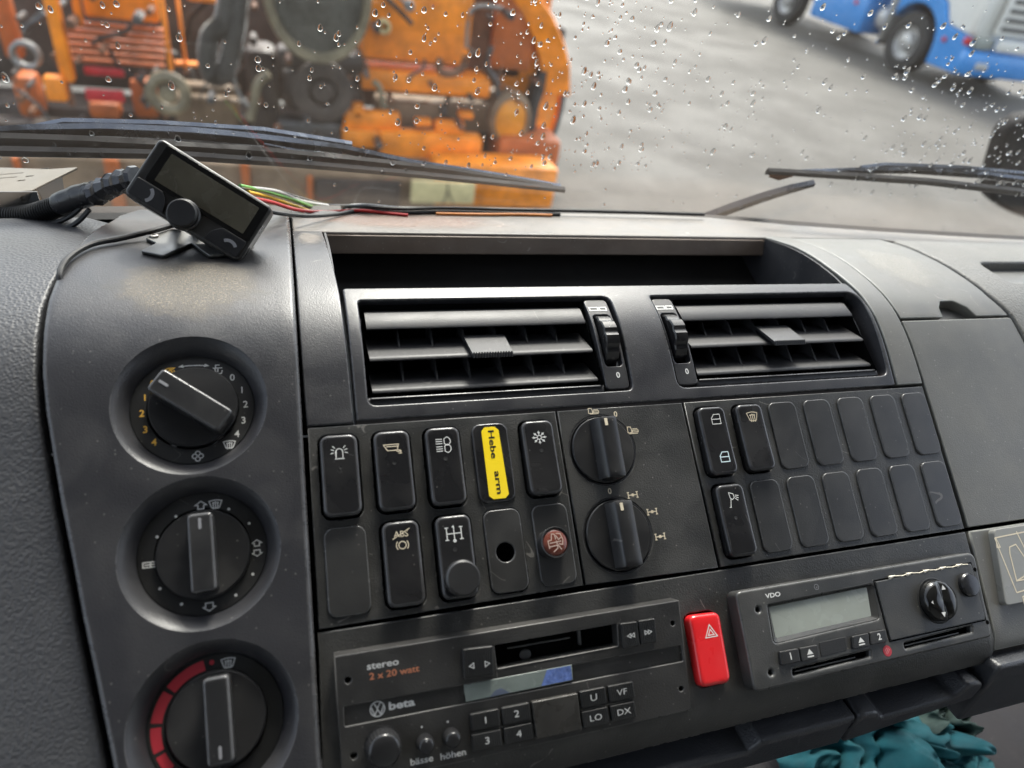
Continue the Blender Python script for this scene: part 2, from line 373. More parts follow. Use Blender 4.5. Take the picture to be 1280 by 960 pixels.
def text(body, cx, cy, size, h=.1, rot=0, M=S, wx=1, align='CENTER', bold=0):
    cu = bpy.data.curves.new('t', 'FONT'); cu.body = body; cu.size = 1; cu.align_x = align; cu.align_y = 'CENTER'; cu.offset = bold; cu.resolution_u = 3
    o = bpy.data.objects.new('t', cu); COL.objects.link(o); bpy.context.view_layer.update()
    me = bpy.data.meshes.new_from_object(o); bpy.data.objects.remove(o); bpy.data.curves.remove(cu)
    c, s_ = math.cos(rad(rot)), math.sin(rad(rot)); V = []
    for v in me.vertices:
        x, y = v.co.x * size * wx, v.co.y * size; V.append(M(cx + x * c - y * s_, cy + x * s_ + y * c, h))
    F = [tuple(p.vertices) for p in me.polygons]; bpy.data.meshes.remove(me); return V, F
def tube(P, r, n_=8, ridge=None, capend=True):
    P = [Vector(p) for p in P]; V, F = [], []; rings = []; up = Vector((0, 0, 1))
    for i, p in enumerate(P):
        d_ = (P[min(i + 1, len(P) - 1)] - P[max(i - 1, 0)]).normalized(); x = d_.cross(up)
        if x.length < .1: x = d_.cross(Vector((1, 0, 0)))
        x.normalize(); y = x.cross(d_); rr = (r[i] if isinstance(r, (list, tuple)) else r)
        ring = []
        for k in range(n_):
            a = 2 * math.pi * k / n_; ring.append(len(V)); V.append(p + (x * math.cos(a) + y * math.sin(a)) * rr)
        rings.append(ring)
    for A, B in zip(rings, rings[1:]):
        for k in range(n_): F.append((A[k], A[(k + 1) % n_], B[(k + 1) % n_], B[k])[::-1])
    if capend: F.append(tuple(rings[0])); F.append(tuple(rings[-1][::-1]))
    return V, F
def spline(P, n_=8):
    P = [Vector(p) for p in P]; out = []
    for i in range(len(P) - 1):
        p0, p1, p2, p3 = P[max(i - 1, 0)], P[i], P[i + 1], P[min(i + 2, len(P) - 1)]
        for k in range(n_):
            t = k / n_; out.append(.5 * ((2 * p1) + (p2 - p0) * t + (2 * p0 - 5 * p1 + 4 * p2 - p3) * t * t + (3 * p1 - p0 - 3 * p2 + p3) * t ** 3))
    return out + [P[-1]]
def box(x0, x1, y0, y1, z0, z1, b=0, M=None):
    V = [Vector((x, y, z)) for x in (x0, x1) for y in (y0, y1) for z in (z0, z1)]
    F = [(0, 1, 3, 2), (4, 6, 7, 5), (0, 4, 5, 1), (2, 3, 7, 6), (0, 2, 6, 4), (1, 5, 7, 3)]
    if b:
        bm = bmesh.new(); vs = [bm.verts.new(v) for v in V]; [bm.faces.new([vs[i] for i in f]) for f in F]
        bmesh.ops.recalc_face_normals(bm, faces=bm.faces)
        bmesh.ops.bevel(bm, geom=bm.edges[:], offset=b, segments=2, affect='EDGES', profile=.5)
        bm.verts.index_update(); V = [v.co.copy() for v in bm.verts]; F = [tuple(v.index for v in f.verts) for f in bm.faces]; bm.free()
    if M: V = [M(*v) for v in V]
    return V, F

# ------------------------------------------------------------------ the yard (structure)
def ground():
    V, F = [], []; n_ = 60
    xs = np.sign(np.linspace(-1, 1, n_)) * np.abs(np.linspace(-1, 1, n_)) ** 3 * 400
    ys = xs
    for x in xs:
        for y in ys:
            far = math.hypot(x - 5, y - 8)
            V.append(Vector((x, y, (noise.noise(Vector((x * .3, y * .3, 0))) * .006) if far < 40 else 0)))
    for i in range(n_ - 1):
        for j in range(n_ - 1): a = i * n_ + j; F.append((a, a + n_, a + n_ + 1, a + 1))
    m_ = bpy.data.materials.new('wet_asphalt'); m_.use_nodes = True; t = m_.node_tree; N = t.nodes; Lk = t.links; b = N['Principled BSDF']
    tc = N.new('ShaderNodeTexCoord')
    def nz(sc, det=6, ro=.6):
        q = N.new('ShaderNodeTexNoise'); q.inputs['Scale'].default_value = sc; q.inputs['Detail'].default_value = det; q.inputs['Roughness'].default_value = ro; Lk.new(tc.outputs['Object'], q.inputs['Vector']); return q.outputs['Fac']
    a = N.new('ShaderNodeValToRGB'); a.color_ramp.elements[0].position = .25; a.color_ramp.elements[0].color = (.054, .049, .042, 1); a.color_ramp.elements[1].position = .68; a.color_ramp.elements[1].color = (.069, .064, .056, 1)
    Lk.new(nz(.55, 9, .7), a.inputs[0])
    sp = N.new('ShaderNodeValToRGB'); sp.color_ramp.elements[0].position = .35; sp.color_ramp.elements[0].color = (.66, .66, .66, 1); sp.color_ramp.elements[1].position = .7; sp.color_ramp.elements[1].color = (1.4, 1.38, 1.33, 1)
    Lk.new(nz(11, 8, .9), sp.inputs[0])
    mu = N.new('ShaderNodeMix'); mu.data_type = 'RGBA'; mu.blend_type = 'MULTIPLY'; mu.inputs['Factor'].default_value = 1; Lk.new(a.outputs[0], mu.inputs['A']); Lk.new(sp.outputs[0], mu.inputs['B'])
    Lk.new(mu.outputs['Result'], b.inputs['Base Color'])
    r_ = N.new('ShaderNodeMapRange'); r_.inputs['From Min'].default_value = .4; r_.inputs['From Max'].default_value = .6; r_.inputs['To Min'].default_value = .72; r_.inputs['To Max'].default_value = .86; Lk.new(nz(.9, 5), r_.inputs['Value']); Lk.new(r_.outputs[0], b.inputs['Roughness'])
    bp = N.new('ShaderNodeBump'); bp.inputs['Distance'].default_value = .012; bp.inputs['Strength'].default_value = .35; Lk.new(nz(60, 4), bp.inputs['Height']); Lk.new(bp.outputs[0], b.inputs['Normal'])
    tagg(obj('wet_asphalt_yard', V, F, m_), 'wet grey asphalt of the yard', None, kind='structure')
ground()

# ------------------------------------------------------------------ orange municipal vehicle right outside
YO = 5.4
ot = thing('municipal_truck', 'orange municipal work vehicle with beams and hoses, parked right outside the windscreen', 'truck', Vector((.2, YO, 0)), rot=Matrix.Identity(4))
def R2(px0, py0, px1, py1, Y):                    # X and Z range that a face at depth Y spans
    a, b = at(px0, py0, Y), at(px1, py1, Y); return min(a.x, b.x), max(a.x, b.x), min(a.z, b.z), max(a.z, b.z)
def obx(name, px0, py0, px1, py1, Y, dep, m_, b=.02, label=None, top=None):
    x0, x1, z0, z1 = R2(px0, py0, px1, py1, Y)
    if top: z1 = top
    o = obj(name, *box(x0, x1, Y, Y + dep, z0, z1, min(b, (x1 - x0) * .3, (z1 - z0) * .3)), m_, ot)
    if label: o['label'] = label
    return o
obx('chassis', -140, -60, 690, 150, 6.1, .5, grime, .05)
obx('chassis', -140, 120, 640, 215, 5.6, .4, grime, .05, 'muddy lower chassis beam')
obx('body_panel', 90, -60, 200, 30, 5.45, .1, orange)
obx('body_panel', -30, -60, 30, 75, 5.7, .1, orange_d, label='brownish weathered panel at the left end')
for i in range(6):
    obx('slat', 84, 31 + i * 9, 205, 37.5 + i * 9, 5.42, .06, orange_d, .01)
obx('upright_beam', 56, -60, 77, 103, 5.15, .10, orange, .012, top=1.7)
obx('upright_beam', 84, -60, 95, 32, 5.3, .08, orange, .012)
obx('upright_beam', 194, -60, 212, 92, 5.1, .10, orange, .012, top=1.7)
for q in ((218, -10, 234, 88), (218, 78, 290, 88), (234, -6, 300, 8), (288, -10, 300, 40)): obx('frame_bar', *q, 5.25, .07, orange, .012)
obx('reflector', 104, 84, 156, 97, 5.3, .04, redm, .006, 'dark red strip'); obx('reflector', 105, 112, 156, 129, 5.2, .04, redm, .006)
obx('bracket', 52, 97, 84, 128, 5.1, .1, orange, .01); obx('bracket', 10, 95, 55, 150, 5.4, .2, orange_d, .05); obx('bracket', 108, 128, 152, 152, 5.35, .15, orange_d, .05)
obx('bracket', 160, 100, 200, 150, 5.5, .15, orange_d, .03); obx('bracket', 215, 120, 300, 165, 5.35, .25, tan, .04, 'muddy tan crossmember')
obx('bracket', 165, 60, 230, 120, 5.75, .1, grime, .04); obx('crossmember', 225, 105, 300, 122, 5.3, .12, tan, .02)
obx('crossmember', -60, 150, 330, 175, 5.2, .15, grime, .03)
def ring3(name, px, py, Y, r0, r1, m_, dep=.05, hub=None, n_=28):
    c = at(px, py, Y); M = lambda x, y, h_: Vector((c.x + x, c.y - h_, c.z + y))
    o = obj(name, *lathe(0, 0, [(r0, -dep), (r0, 0), ((r0 + r1) / 2, .012), (r1, 0), (r1, -dep)], n_, M), m_, ot)
    if hub: obj(name + '_hub', *lathe(0, 0, [(hub, 0), (hub * .8, .02), (0, .025)], n_, M), m_, o)
    return o
ring3('pulley', 210, 118, 5.05, .135, .07, khaki, hub=.055)
ring3('shackle', 31, 70, 5.2, .085, .055, greymet); ring3('axle_hub', 404, 116, 5.1, .20, .10, grime, hub=.075); 
def px_tube(name, pts, Y, r, m_, n_=8, par=None):
    P = [at(p[0], p[1], p[2] if len(p) > 2 else Y) for p in pts]
    return obj(name, *tube(spline(P, 6), r, n_), m_, par or ot)
def ribbed(name, pts, Y, r, m_, pitch=.03, par=None):
    P = spline([at(p[0], p[1], p[2] if len(p) > 2 else Y) for p in pts], 30); Q = []; R_ = []
    for i, p in enumerate(P): Q.append(p); R_.append(r * (1 + .12 * (i % 2 * 2 - 1)))
    return obj(name, *tube(Q, R_, 10), m_, par or ot)
ribbed('hose', [(300, -40), (297, 20), (290, 60), (280, 92), (266, 96), (259, 76), (263, 45), (280, 25), (285, -30)], 5.0, .055, hosem)
px_tube('hose', [(304, 60), (292, 90), (300, 120), (318, 140)], 5.0, .012, greymet)
px_tube('hose', [(336, 92), (322, 105), (318, 128), (312, 150)], 5.0, .03, khaki)
obx('gearbox', 305, 60, 352, 175, 5.3, .3, grime, .08); obx('gearbox', 350, 88, 455, 150, 5.25, .4, grime, .1)
obx('gearbox', 345, 150, 440, 185, 5.2, .2, steel_d, .04, 'dark steel block low on the vehicle')
# big glass work lamp with khaki rim
c = at(398, -5, 4.9); M = lambda x, y, h_: Vector((c.x + x * .95, c.y - h_, c.z + y * 1.15))
wl = obj('work_lamp', *lathe(0, 0, [(.34, -.25), (.345, -.02), (.33, .02), (.29, .02), (.28, -.01)], 40, M), khaki, ot)
obj('lens', *lathe(0, 0, [(.285, -.01), (.2, .015), (0, .03)], 40, M), mat('dirty_glass', (.07, .07, .058), .3, vary=.5, vscale=7), wl)
obx('bracket', 345, 60, 455, 96, 5.2, .2, grime, .05)
obx('body_panel', 455, -60, 585, 84, 5.3, .25, orange, .02); obx('body_panel', 452, 88, 612, 124, 5.2, .3, orange, .02, 'orange bar below the main panel')
obx('crossmember', 470, 124, 640, 168, 5.35, .2, tan, .03, 'mud covered crossmember with orange flecks')
for q in ((430, 138, 500, 165), (440, 130, 455, 150), (545, 152, 580, 172), (520, 150, 540, 160), (408, 136, 424, 146), (575, 141, 592, 150)): obx('bracket', *q, 5.15, .1, orange, .02)
obx('lower_panel', 428, 162, 500, 188, 5.1, .15, orange, .02); obx('lower_panel', 476, 166, 600, 205, 5.05, .15, orange, .02)
obx('upright_plate', 586, -50, 650, 100, 5.5, .12, rust, .02); obx('upright_plate', 628, -50, 662, 90, 5.4, .1, orange_d, .02)
px_tube('handrail', [(583, 60), (590, 12), (628, 10)], 5.15, .014, greymet, 6)
px_tube('lever', [(480, -5), (500, 14), (515, 30)], 5.1, .018, grime, 6); ring3('lever_knob', 512, 8, 5.05, .035, .01, greymet)
px_tube('lever', [(498, -3), (512, 8)], 5.05, .012, greymet, 6)
px_tube('towing_hook', [(582, 70), (578, 84), (566, 92), (552, 90), (548, 80), (552, 74)], 5.1, .028, rust)
ring3('pipe_flange', 480, 34, 5.25, .05, .02, palem)
px_tube('hose', [(466, 102), (474, 108), (478, 125), (480, 136)], 5.1, .02, khaki)
# right fender and wheel
P = [(650, -40), (668, -10), (690, 20), (705, 55), (712, 85), (712, 120)]
fo = [at(x, y, 5.35) for x, y in P]; V, F = [], []
for p in fo:
    for dx, dy in ((0, 0), (.02, .05), (.02, .5), (-.16, .5), (-.22, .03)): V.append(p + Vector((dx, dy, 0)))
for i in range(len(fo) - 1):
    for k in range(5): F.append((i * 5 + k, i * 5 + (k + 1) % 5, (i + 1) * 5 + (k + 1) % 5, (i + 1) * 5 + k))
obj('fender', V, F, orange, ot)
obx('fender_panel', 640, -40, 672, 125, 5.5, .1, orange, .04, 'shaded inner fender panel'); obx('step_bracket', 604, 112, 652, 150, 5.5, .15, tan, .05)
c = at(686, 140, 5.5); M = lambda x, y, h_: Vector((c.x + x * .55, c.y - h_ + x * .6, c.z + y))
wh = obj('wheel', *lathe(0, 0, [(.40, -.28), (.43, -.22), (.44, -.05), (.40, 0), (.28, .0)], 36, M), tyrem, ot)
obj('rim', *lathe(0, 0, [(.28, .0), (.25, -.05), (.12, -.03), (0, -.02)], 30, M), orange, wh)
c = at(638, 150, 5.2); M = lambda x, y, h_: Vector((c.x + x, c.y - h_, c.z + y * 1.3))
hl = obj('round_lamp', *lathe(0, 0, [(.16, -.12), (.165, 0), (.13, .03), (.12, .01)], 30, M), tan, ot)
obj('lens', *lathe(0, 0, [(.125, .01), (.07, .03), (0, .035)], 24, M), lampm, hl)
obx('bumper', 625, 172, 694, 236, 5.1, .4, orange_d, .06, 'chipped orange corner of the bumper')
obx('bumper', -160, 187, 640, 272, 4.78, .3, tan, .03, 'muddy tan bumper seen below the wiper')
for q in ((20, 198, 34, 270), (128, 200, 160, 268), (300, 205, 316, 268), (384, 222, 392, 262)): obx('bumper_rib', *q, 4.72, .05, orange_d, .01)
obx('bumper_plate', 395, 225, 500, 260, 4.70, .05, grime, .01); 
npl = obx('number_plate_panel', 515, 226, 592, 256, 4.66, .04, palem, .01, 'pale yellow panel with a thin chevron mark')
a, b, c_, d_ = at(553, 256, 4.654), at(560, 239, 4.654), at(567, 256, 4.654), at(560, 228, 4.654)
obj('chevron_mark', *join(tube([a, b], .004, 5), tube([c_, b], .004, 5), tube([b, d_], .004, 5)), steel_d, npl)
obx('bumper', 545, 205, 690, 262, 4.75, .3, orange, .03, 'orange end of the bumper under the wiper tip')

# ------------------------------------------------------------------ blue and white truck across the yard
bt = thing('parked_truck', 'blue and white lorry with chrome wheels parked across the yard, top right', 'truck', Vector((12.8, 12, 0)), rot=Matrix.Identity(4))
X0 = 11.3; CF = .42
def bb(name, x0, x1, y0, y1, z0, z1, m_, b=.04, par=None):
    if y1 < 12.4: y0 += CF; y1 += CF
    return obj(name, *box(x0, x1, y0, y1, z0, z1, b), m_, par or bt)
# lower cab: side outline with a wheel arch, extruded across
def side(name, outline, x0, x1, m_, par=None, hole=None):
    M = lambda y, z, h_: Vector((x0 - h_, y, z))
    Mx = lambda y, z, h_: Vector((x0 + (-h_), y, z))
    return obj(name, *slab([(-p[0], p[1]) for p in outline], h=0, t=x1 - x0, b=.03, M=lambda a_, z, h_: Vector((x0 - h_, -a_, z)), bottom=True), m_, par or bt)
arch = [(11.75 + .66 * math.cos(rad(a)), .52 + .66 * math.sin(rad(a))) for a in range(0, 181, 15)]
side('cab_lower', [(9.95 + CF, .32), (10.67 + CF, .32)] + [p for p in arch[::-1]] + [(12.05 + CF, .32), (12.1 + CF, .9), (12.1 + CF, 1.3), (11.9 + CF, 1.38), (11.45, 1.38), (11.22, 1.28), (11.0, .98), (9.95 + CF, .9)], X0 + .05, X0 + 2.45, blue)
side('cab_upper', [(y_ + CF, z_) for y_, z_ in [(9.98, .91), (10.58, .99), (10.8, 1.29), (11.03, 1.39), (11.9, 1.39), (12.1, 1.31), (12.1, 3.4), (10.3, 3.4), (10.0, 2.4)]], X0 + .10, X0 + 2.4, whitet)
fr = bb('grille', X0 + .45, X0 + 2.05, 9.90, 9.97, .98, 1.75, whitet)
for i in range(5): bb('grille_slot', X0 + .55, X0 + 1.95, 9.88, 9.91, 1.06 + i * .14, 1.13 + i * .14, steel_d, .01, fr)
bb('windscreen_pane', X0 + .3, X0 + 2.2, 9.93, 10.02, 2.0, 2.9, screenm, .02)
bb('bumper', X0 + .02, X0 + 2.48, 9.78, 10.0, .32, .72, blue, .08); bb('bumper_bar', X0 + .5, X0 + 2.0, 9.74, 9.82, .76, .94, whitet, .03)
bb('cab_corner_post', X0 + .05, X0 + .2, 9.9, 10.1, .95, 1.9, whitet, .05); bb('headlight', X0 + .12, X0 + .55, 9.85, 9.99, .74, .92, lcdm, .03); bb('indicator', X0 + .02, X0 + .10, 9.92, 10.05, .78, .90, redm, .02)
bb('side_marker', X0 + .02, X0 + .06, 10.42, 10.5, .72, .80, redm, .01)
for dx in (.32, .46):
    c = Vector((X0 + dx, 9.77 + CF, .5)); M = lambda x, y, h_: Vector((c.x + x, c.y - h_, c.z + y)); obj('fog_lamp', *lathe(0, 0, [(.07, -.03), (.07, .01), (.05, .02), (0, .02)], 16, M), rimm, bt)
bb('mudguard_panel', X0, X0 + .5, 12.3, 12.45, .4, 1.2, greymet); bb('air_tank', X0 + .15, X0 + .6, 12.5, 12.95, .55, .95, rimm, .15)
tb = bb('side_box', X0 + .02, X0 + .8, 13.05, 14.75, .38, 1.12, blue, .05); bb('box_marker', X0, X0 + .03, 13.35, 13.45, .85, .93, redm, .01, tb); bb('box_marker', X0, X0 + .03, 14.4, 14.5, .85, .93, redm, .01, tb)
bb('side_box_lid', X0 + .06, X0 + .8, 13.05, 14.75, 1.14, 1.3, greymet); bb('chassis_frame', X0 + .7, X0 + 1.8, 11.9, 19, .6, 1.1, grime); bb('load_bed', X0, X0 + 2.5, 12.8, 20, 1.5, 1.7, greymet); bb('load_body', X0, X0 + 2.5, 12.8, 20, 1.72, 3.2, whitet)
for yy, xx in ((11.75, X0 + .05), (15.75, X0 + .05), (11.75, X0 + 2.45), (15.75, X0 + 2.45)):
    sg = 1 if xx < X0 + 1 else -1; c = Vector((xx, yy, .52)); M = lambda x, y, h_: Vector((c.x - h_ * sg, c.y - x * sg, c.z + y))
    wt = obj('wheel', *lathe(0, 0, [(.3, -.3), (.5, -.28), (.52, -.22), (.52, -.05), (.49, 0), (.32, .01), (.29, -.02)], 40, M), tyrem, bt)
    obj('rim', *lathe(0, 0, [(.29, -.02), (.25, -.08), (.17, -.1), (.15, .0), (.09, .03), (0, .03)], 30, M), rimm, wt)

# ------------------------------------------------------------------ cab shell round the driver (out of frame)
cs = thing('truck_cab', 'grey cab shell of the truck around the dashboard', 'truck cab', Vector((.2, 0, 1.0)), rot=Matrix.Identity(4))
Xl, Xr, Yb, Zf, Zr = -.95, 1.35, -1.2, 1.05, 2.95
obj('roof', *box(Xl, Xr, Yb, .42, Zr, Zr + .05), liner, cs); obj('rear_wall', *box(Xl, Xr, Yb - .05, Yb, Zf, Zr), liner, cs); obj('floor', *box(Xl, Xr, Yb, .75, Zf - .05, Zf), rubber, cs)
for x0, x1 in ((Xl - .05, Xl), (Xr, Xr + .05)):
    d_ = obj('door', *box(x0, x1, -.65, .66, Zf, 1.74), liner, cs); obj('side_panel', *box(x0, x1, Yb, -.65, Zf, Zr), liner, cs)
    obj('door_header', *box(x0, x1, -.65, .5, 2.84, Zr), liner, cs)
obj('front_panel', *box(Xl, Xr, .72, .76, .7, 1.77), cabm, cs); obj('windscreen_header', *box(Xl, Xr, .37, .44, Zr - .12, Zr + .05), liner, cs)

# windscreen: base follows the back edge of the dash top
BE = [(-950, 270), (-600, 285), (-250, 305), (-132, 322), (0, 340), (86, 346), (200, 350), (308, 353), (375, 348), (460, 325), (541, 309), (703, 285), (1100, 245), (1350, 220)]
def bes(u): return float(np.interp(u, [b[0] for b in BE], [b[1] for b in BE]))
LEAN = rad(13)
def G(X, t, off=0):                              # X metres, t metres up the glass, off outwards
    vals = [S(X * 1000 + dx, bes(X * 1000 + dx) + 10, 0) for dx in (-60, 0, 60)]
    b_ = (vals[0] + vals[1] + vals[2]) / 3
    return Vector((X, b_.y - t * math.sin(LEAN) + off * math.cos(LEAN), b_.z - .012 + t * math.cos(LEAN) + off * math.sin(LEAN)))
gm = bpy.data.materials.new('windscreen_glass'); gm.use_nodes = True; t = gm.node_tree; t.nodes.remove(t.nodes['Principled BSDF'])
tr = t.nodes.new('ShaderNodeBsdfTransparent'); tr.inputs[0].default_value = (.90, .93, .91, 1); gl = t.nodes.new('ShaderNodeBsdfGlossy'); gl.inputs['Roughness'].default_value = .02
fz = t.nodes.new('ShaderNodeFresnel'); fz.inputs['IOR'].default_value = 1.5; mxs = t.nodes.new('ShaderNodeMixShader')
t.links.new(fz.outputs[0], mxs.inputs[0]); t.links.new(tr.outputs[0], mxs.inputs[1]); t.links.new(gl.outputs[0], mxs.inputs[2]); 
dfb = t.nodes.new('ShaderNodeBsdfDiffuse'); dfb.inputs[0].default_value = (.62, .52, .42, 1); tlb = t.nodes.new('ShaderNodeBsdfTranslucent'); tlb.inputs[0].default_value = (.62, .52, .42, 1)
dmx = t.nodes.new('ShaderNodeMixShader'); t.links.new(dfb.outputs[0], dmx.inputs[1]); t.links.new(tlb.outputs[0], dmx.inputs[2])
uvn = t.nodes.new('ShaderNodeTexCoord'); sx_ = t.nodes.new('ShaderNodeSeparateXYZ'); t.links.new(uvn.outputs['UV'], sx_.inputs[0])
nzz = t.nodes.new('ShaderNodeTexNoise'); nzz.inputs['Scale'].default_value = 9; nzz.inputs['Detail'].default_value = 6; t.links.new(uvn.outputs['Object'], nzz.inputs[0])
lo_ = t.nodes.new('ShaderNodeMapRange'); lo_.inputs['From Min'].default_value = .046; lo_.inputs['From Max'].default_value = .056; lo_.inputs['To Min'].default_value = .15; lo_.inputs['To Max'].default_value = .04; t.links.new(sx_.outputs[1], lo_.inputs[0])
ml_ = t.nodes.new('ShaderNodeMath'); ml_.operation = 'MULTIPLY'; t.links.new(lo_.outputs[0], ml_.inputs[0]); t.links.new(nzz.outputs[0], ml_.inputs[1])
mx2 = t.nodes.new('ShaderNodeMixShader'); t.links.new(ml_.outputs[0], mx2.inputs[0]); t.links.new(mxs.outputs[0], mx2.inputs[1]); t.links.new(dmx.outputs[0], mx2.inputs[2]); t.links.new(mx2.outputs[0], t.nodes['Material Output'].inputs[0])
ws = thing('windscreen', 'raindrop-speckled windscreen glass above the dashboard', 'windscreen', G(.2, 0), rot=Matrix.Identity(4))
V, F, UVG = [], [], []; nx, nt_ = 60, 6
for i in range(nx + 1):
    for j in range(nt_ + 1): V.append(G(-.94 + 2.28 * i / nx, .86 * (j / nt_) ** 2)); UVG.append((i / nx, .86 * (j / nt_) ** 2))
for i in range(nx):
    for j in range(nt_): a = i * (nt_ + 1) + j; F.append((a, a + nt_ + 1, a + nt_ + 2, a + 1))
obj('glass_pane', V, F, gm, ws, uv=UVG)
V, F = [], []                                     # black rubber seal
for i in range(nx + 1):
    X = -.94 + 2.28 * i / nx
    for (t_, o_) in ((-.012, -.006), (.009, -.006), (.011, .006), (-.012, .006)): V.append(G(X, t_, o_))
for i in range(nx):
    for k in range(4): F.append((i * 4 + k, i * 4 + (k + 1) % 4, (i + 1) * 4 + (k + 1) % 4, (i + 1) * 4 + k)[::-1])
obj('rubber_seal', V, F, rubber, ws)
dm = bpy.data.materials.new('water'); dm.use_nodes = True; b = dm.node_tree.nodes['Principled BSDF']; b.inputs['Transmission Weight'].default_value = 1; b.inputs['IOR'].default_value = 1.33; b.inputs['Roughness'].default_value = .0
V, F = [], []
def drop(X, t_, rx_, rz_, dp):
    k = len(V); n_, mm = 10, 4
    for j in range(mm):
        ph = math.pi / 2 * j / mm
        for i in range(n_):
            a = 2 * math.pi * i / n_; sag = .25 * (1 - math.sin(a)) if False else 0
            V.append(G(X + rx_ * math.cos(a) * math.cos(ph) * (1 - .18 * math.sin(a)), t_ + rz_ * math.sin(a) * math.cos(ph) - rz_ * .15 * math.sin(ph), .0015 + dp * math.sin(ph)))
    V.append(G(X, t_ - rz_ * .15, .0015 + dp))
    for j in range(mm - 1):
        for i in range(n_): F.append((k + j * n_ + i, k + j * n_ + (i + 1) % n_, k + (j + 1) * n_ + (i + 1) % n_, k + (j + 1) * n_ + i))
    for i in range(n_): F.append((k + (mm - 1) * n_ + i, k + (mm - 1) * n_ + (i + 1) % n_, k + mm * n_))
    F.append(tuple(k + i for i in range(n_))[::-1])
rg = random.Random(3); cnt = 0
while cnt < 4000:
    X = rg.uniform(-.35, 1.05); t_ = rg.uniform(.05, .42)
    if cnt % 11 == 0: X = rg.gauss(.2, .07); t_ = rg.uniform(.055, .2)
    if cnt % 5 == 0: X = rg.uniform(.5, 1.05); t_ = rg.uniform(.05, .2)
    r_ = .0005 + .0016 * rg.random() ** 3.2
    drop(X, t_, r_, r_ * rg.uniform(1.1, 1.9), r_ * .36); cnt += 1
for i in range(60):
    X = rg.uniform(-.35, .8); t_ = rg.uniform(.003, .05); r_ = .0006 + .0008 * rg.random(); drop(X, t_, r_, r_ * 1.3, r_ * .35)
F = [f_[::-1] for f_ in F]
tagg(obj('raindrops', V, F, dm, None, angle=60), 'small raindrops scattered over the outside of the windscreen', 'raindrops', kind='stuff')

# wipers
def gpx(px, py, off=.006):                        # pixel -> (X, t) on the glass
    X = .3; t_ = .05
    for _ in range(30):
        p = G(X, t_, off); a = ray(px, py); k = a.y; q = CAM + a * ((p.y) / a.y)
        X = q.x; t_ += (q.z - p.z) * .9
    return X, t_
def gl_line(pts, off, n_=8):
    P = []
    for px, py in pts: X, t_ = gpx(px, py, off); P.append((X, t_))
    Q = []
    for i in range(len(P) - 1):
        for k in range(n_): f_ = k / n_; Q.append((P[i][0] + (P[i + 1][0] - P[i][0]) * f_, P[i][1] + (P[i + 1][1] - P[i][1]) * f_))
    Q.append(P[-1]); return [G(x, t2, off) for x, t2 in Q]
def strip(pts, ws_, off, th, n_=6):               # flat bar lying along the glass: widths in metres
    P = gl_line(pts, off, n_); V, F = [], []
    for i, p in enumerate(P):
        f_ = i / (len(P) - 1) * (len(ws_) - 1); a = int(min(f_, len(ws_) - 2)); w_ = ws_[a] + (ws_[a + 1] - ws_[a]) * (f_ - a)
        up = Vector((0, -math.sin(LEAN), math.cos(LEAN))); nn = Vector((0, math.cos(LEAN), math.sin(LEAN)))
        for q in (p - up * w_ / 2, p - up * w_ * .2 - nn * th, p + up * w_ * .3 - nn * th, p + up * w_ / 2, p + nn * th * .4): V.append(q)
    for i in range(len(P) - 1):
        for k in range(5): F.append((i * 5 + k, i * 5 + (k + 1) % 5, (i + 1) * 5 + (k + 1) % 5, (i + 1) * 5 + k))
    F.append(tuple(range(5))[::-1]); F.append(tuple(len(V) - 5 + k for k in range(5))); return V, F
wl_ = thing('wiper', 'long wet black wiper lying low across the left half of the windscreen', 'wiper', G(-.1, .06, .01), 'windscreen wipers', Matrix.Identity(4))
obj('rubber_blade', *strip([(-60, 183), (0, 189), (200, 193), (350, 203), (520, 218), (705, 237)], [.008, .008, .007, .006], .008, .003), rubber, wl_)
obj('bridge', *strip([(-60, 165), (0, 166), (40, 164), (130, 163), (240, 168), (330, 176), (430, 187), (520, 205), (620, 219), (700, 232)], [.008, .010, .011, .012, .009, .007, .004], .020, .003), wipm, wl_)
obj('bridge', *strip([(45, 158), (80, 152), (200, 155), (330, 163), (440, 180)], [.004, .006, .006, .005], .032, .003), wipm, wl_)
obj('bridge', *strip([(0, 178), (60, 176), (130, 178), (175, 187)], [.004, .005, .004], .018, .002), wipm, wl_)
obj('bridge', *strip([(330, 181), (400, 196), (500, 207), (600, 219)], [.006, .008, .006, .004], .018, .002), wipm, wl_)
obj('spine', *strip([(-60, 175), (100, 180), (330, 192), (560, 214), (690, 232)], [.013, .013, .010, .004], .012, .002), rubber, wl_)
wr = thing('wiper', 'wet wiper with a bent grey arm low on the right half of the windscreen', 'wiper', G(.6, .06, .01), 'windscreen wipers', Matrix.Identity(4))
obj('rubber_blade', *strip([(958, 214), (1060, 220), (1160, 227), (1330, 246)], [.007, .008, .008], .008, .003), rubber, wr)
obj('bridge', *strip([(985, 214), (1060, 213), (1140, 213), (1230, 219), (1330, 232)], [.003, .007, .008, .008], .018, .003), wipm, wr)
obj('bridge', *strip([(1075, 209), (1105, 206), (1200, 210), (1330, 222)], [.004, .006, .006], .03, .003), wipm, wr)
obj('wiper_arm', *strip([(872, 276), (905, 263), (950, 247), (985, 236), (1015, 228)], [.016, .015, .013, .010, .006], .02, .005), mat('grey_arm_paint', (.05, .055, .068), .3, metal=.3), wr)
obj('debris', *strip([(962, 219), (975, 222), (990, 219)], [.004, .006, .001], .006, .002), rust, wr)
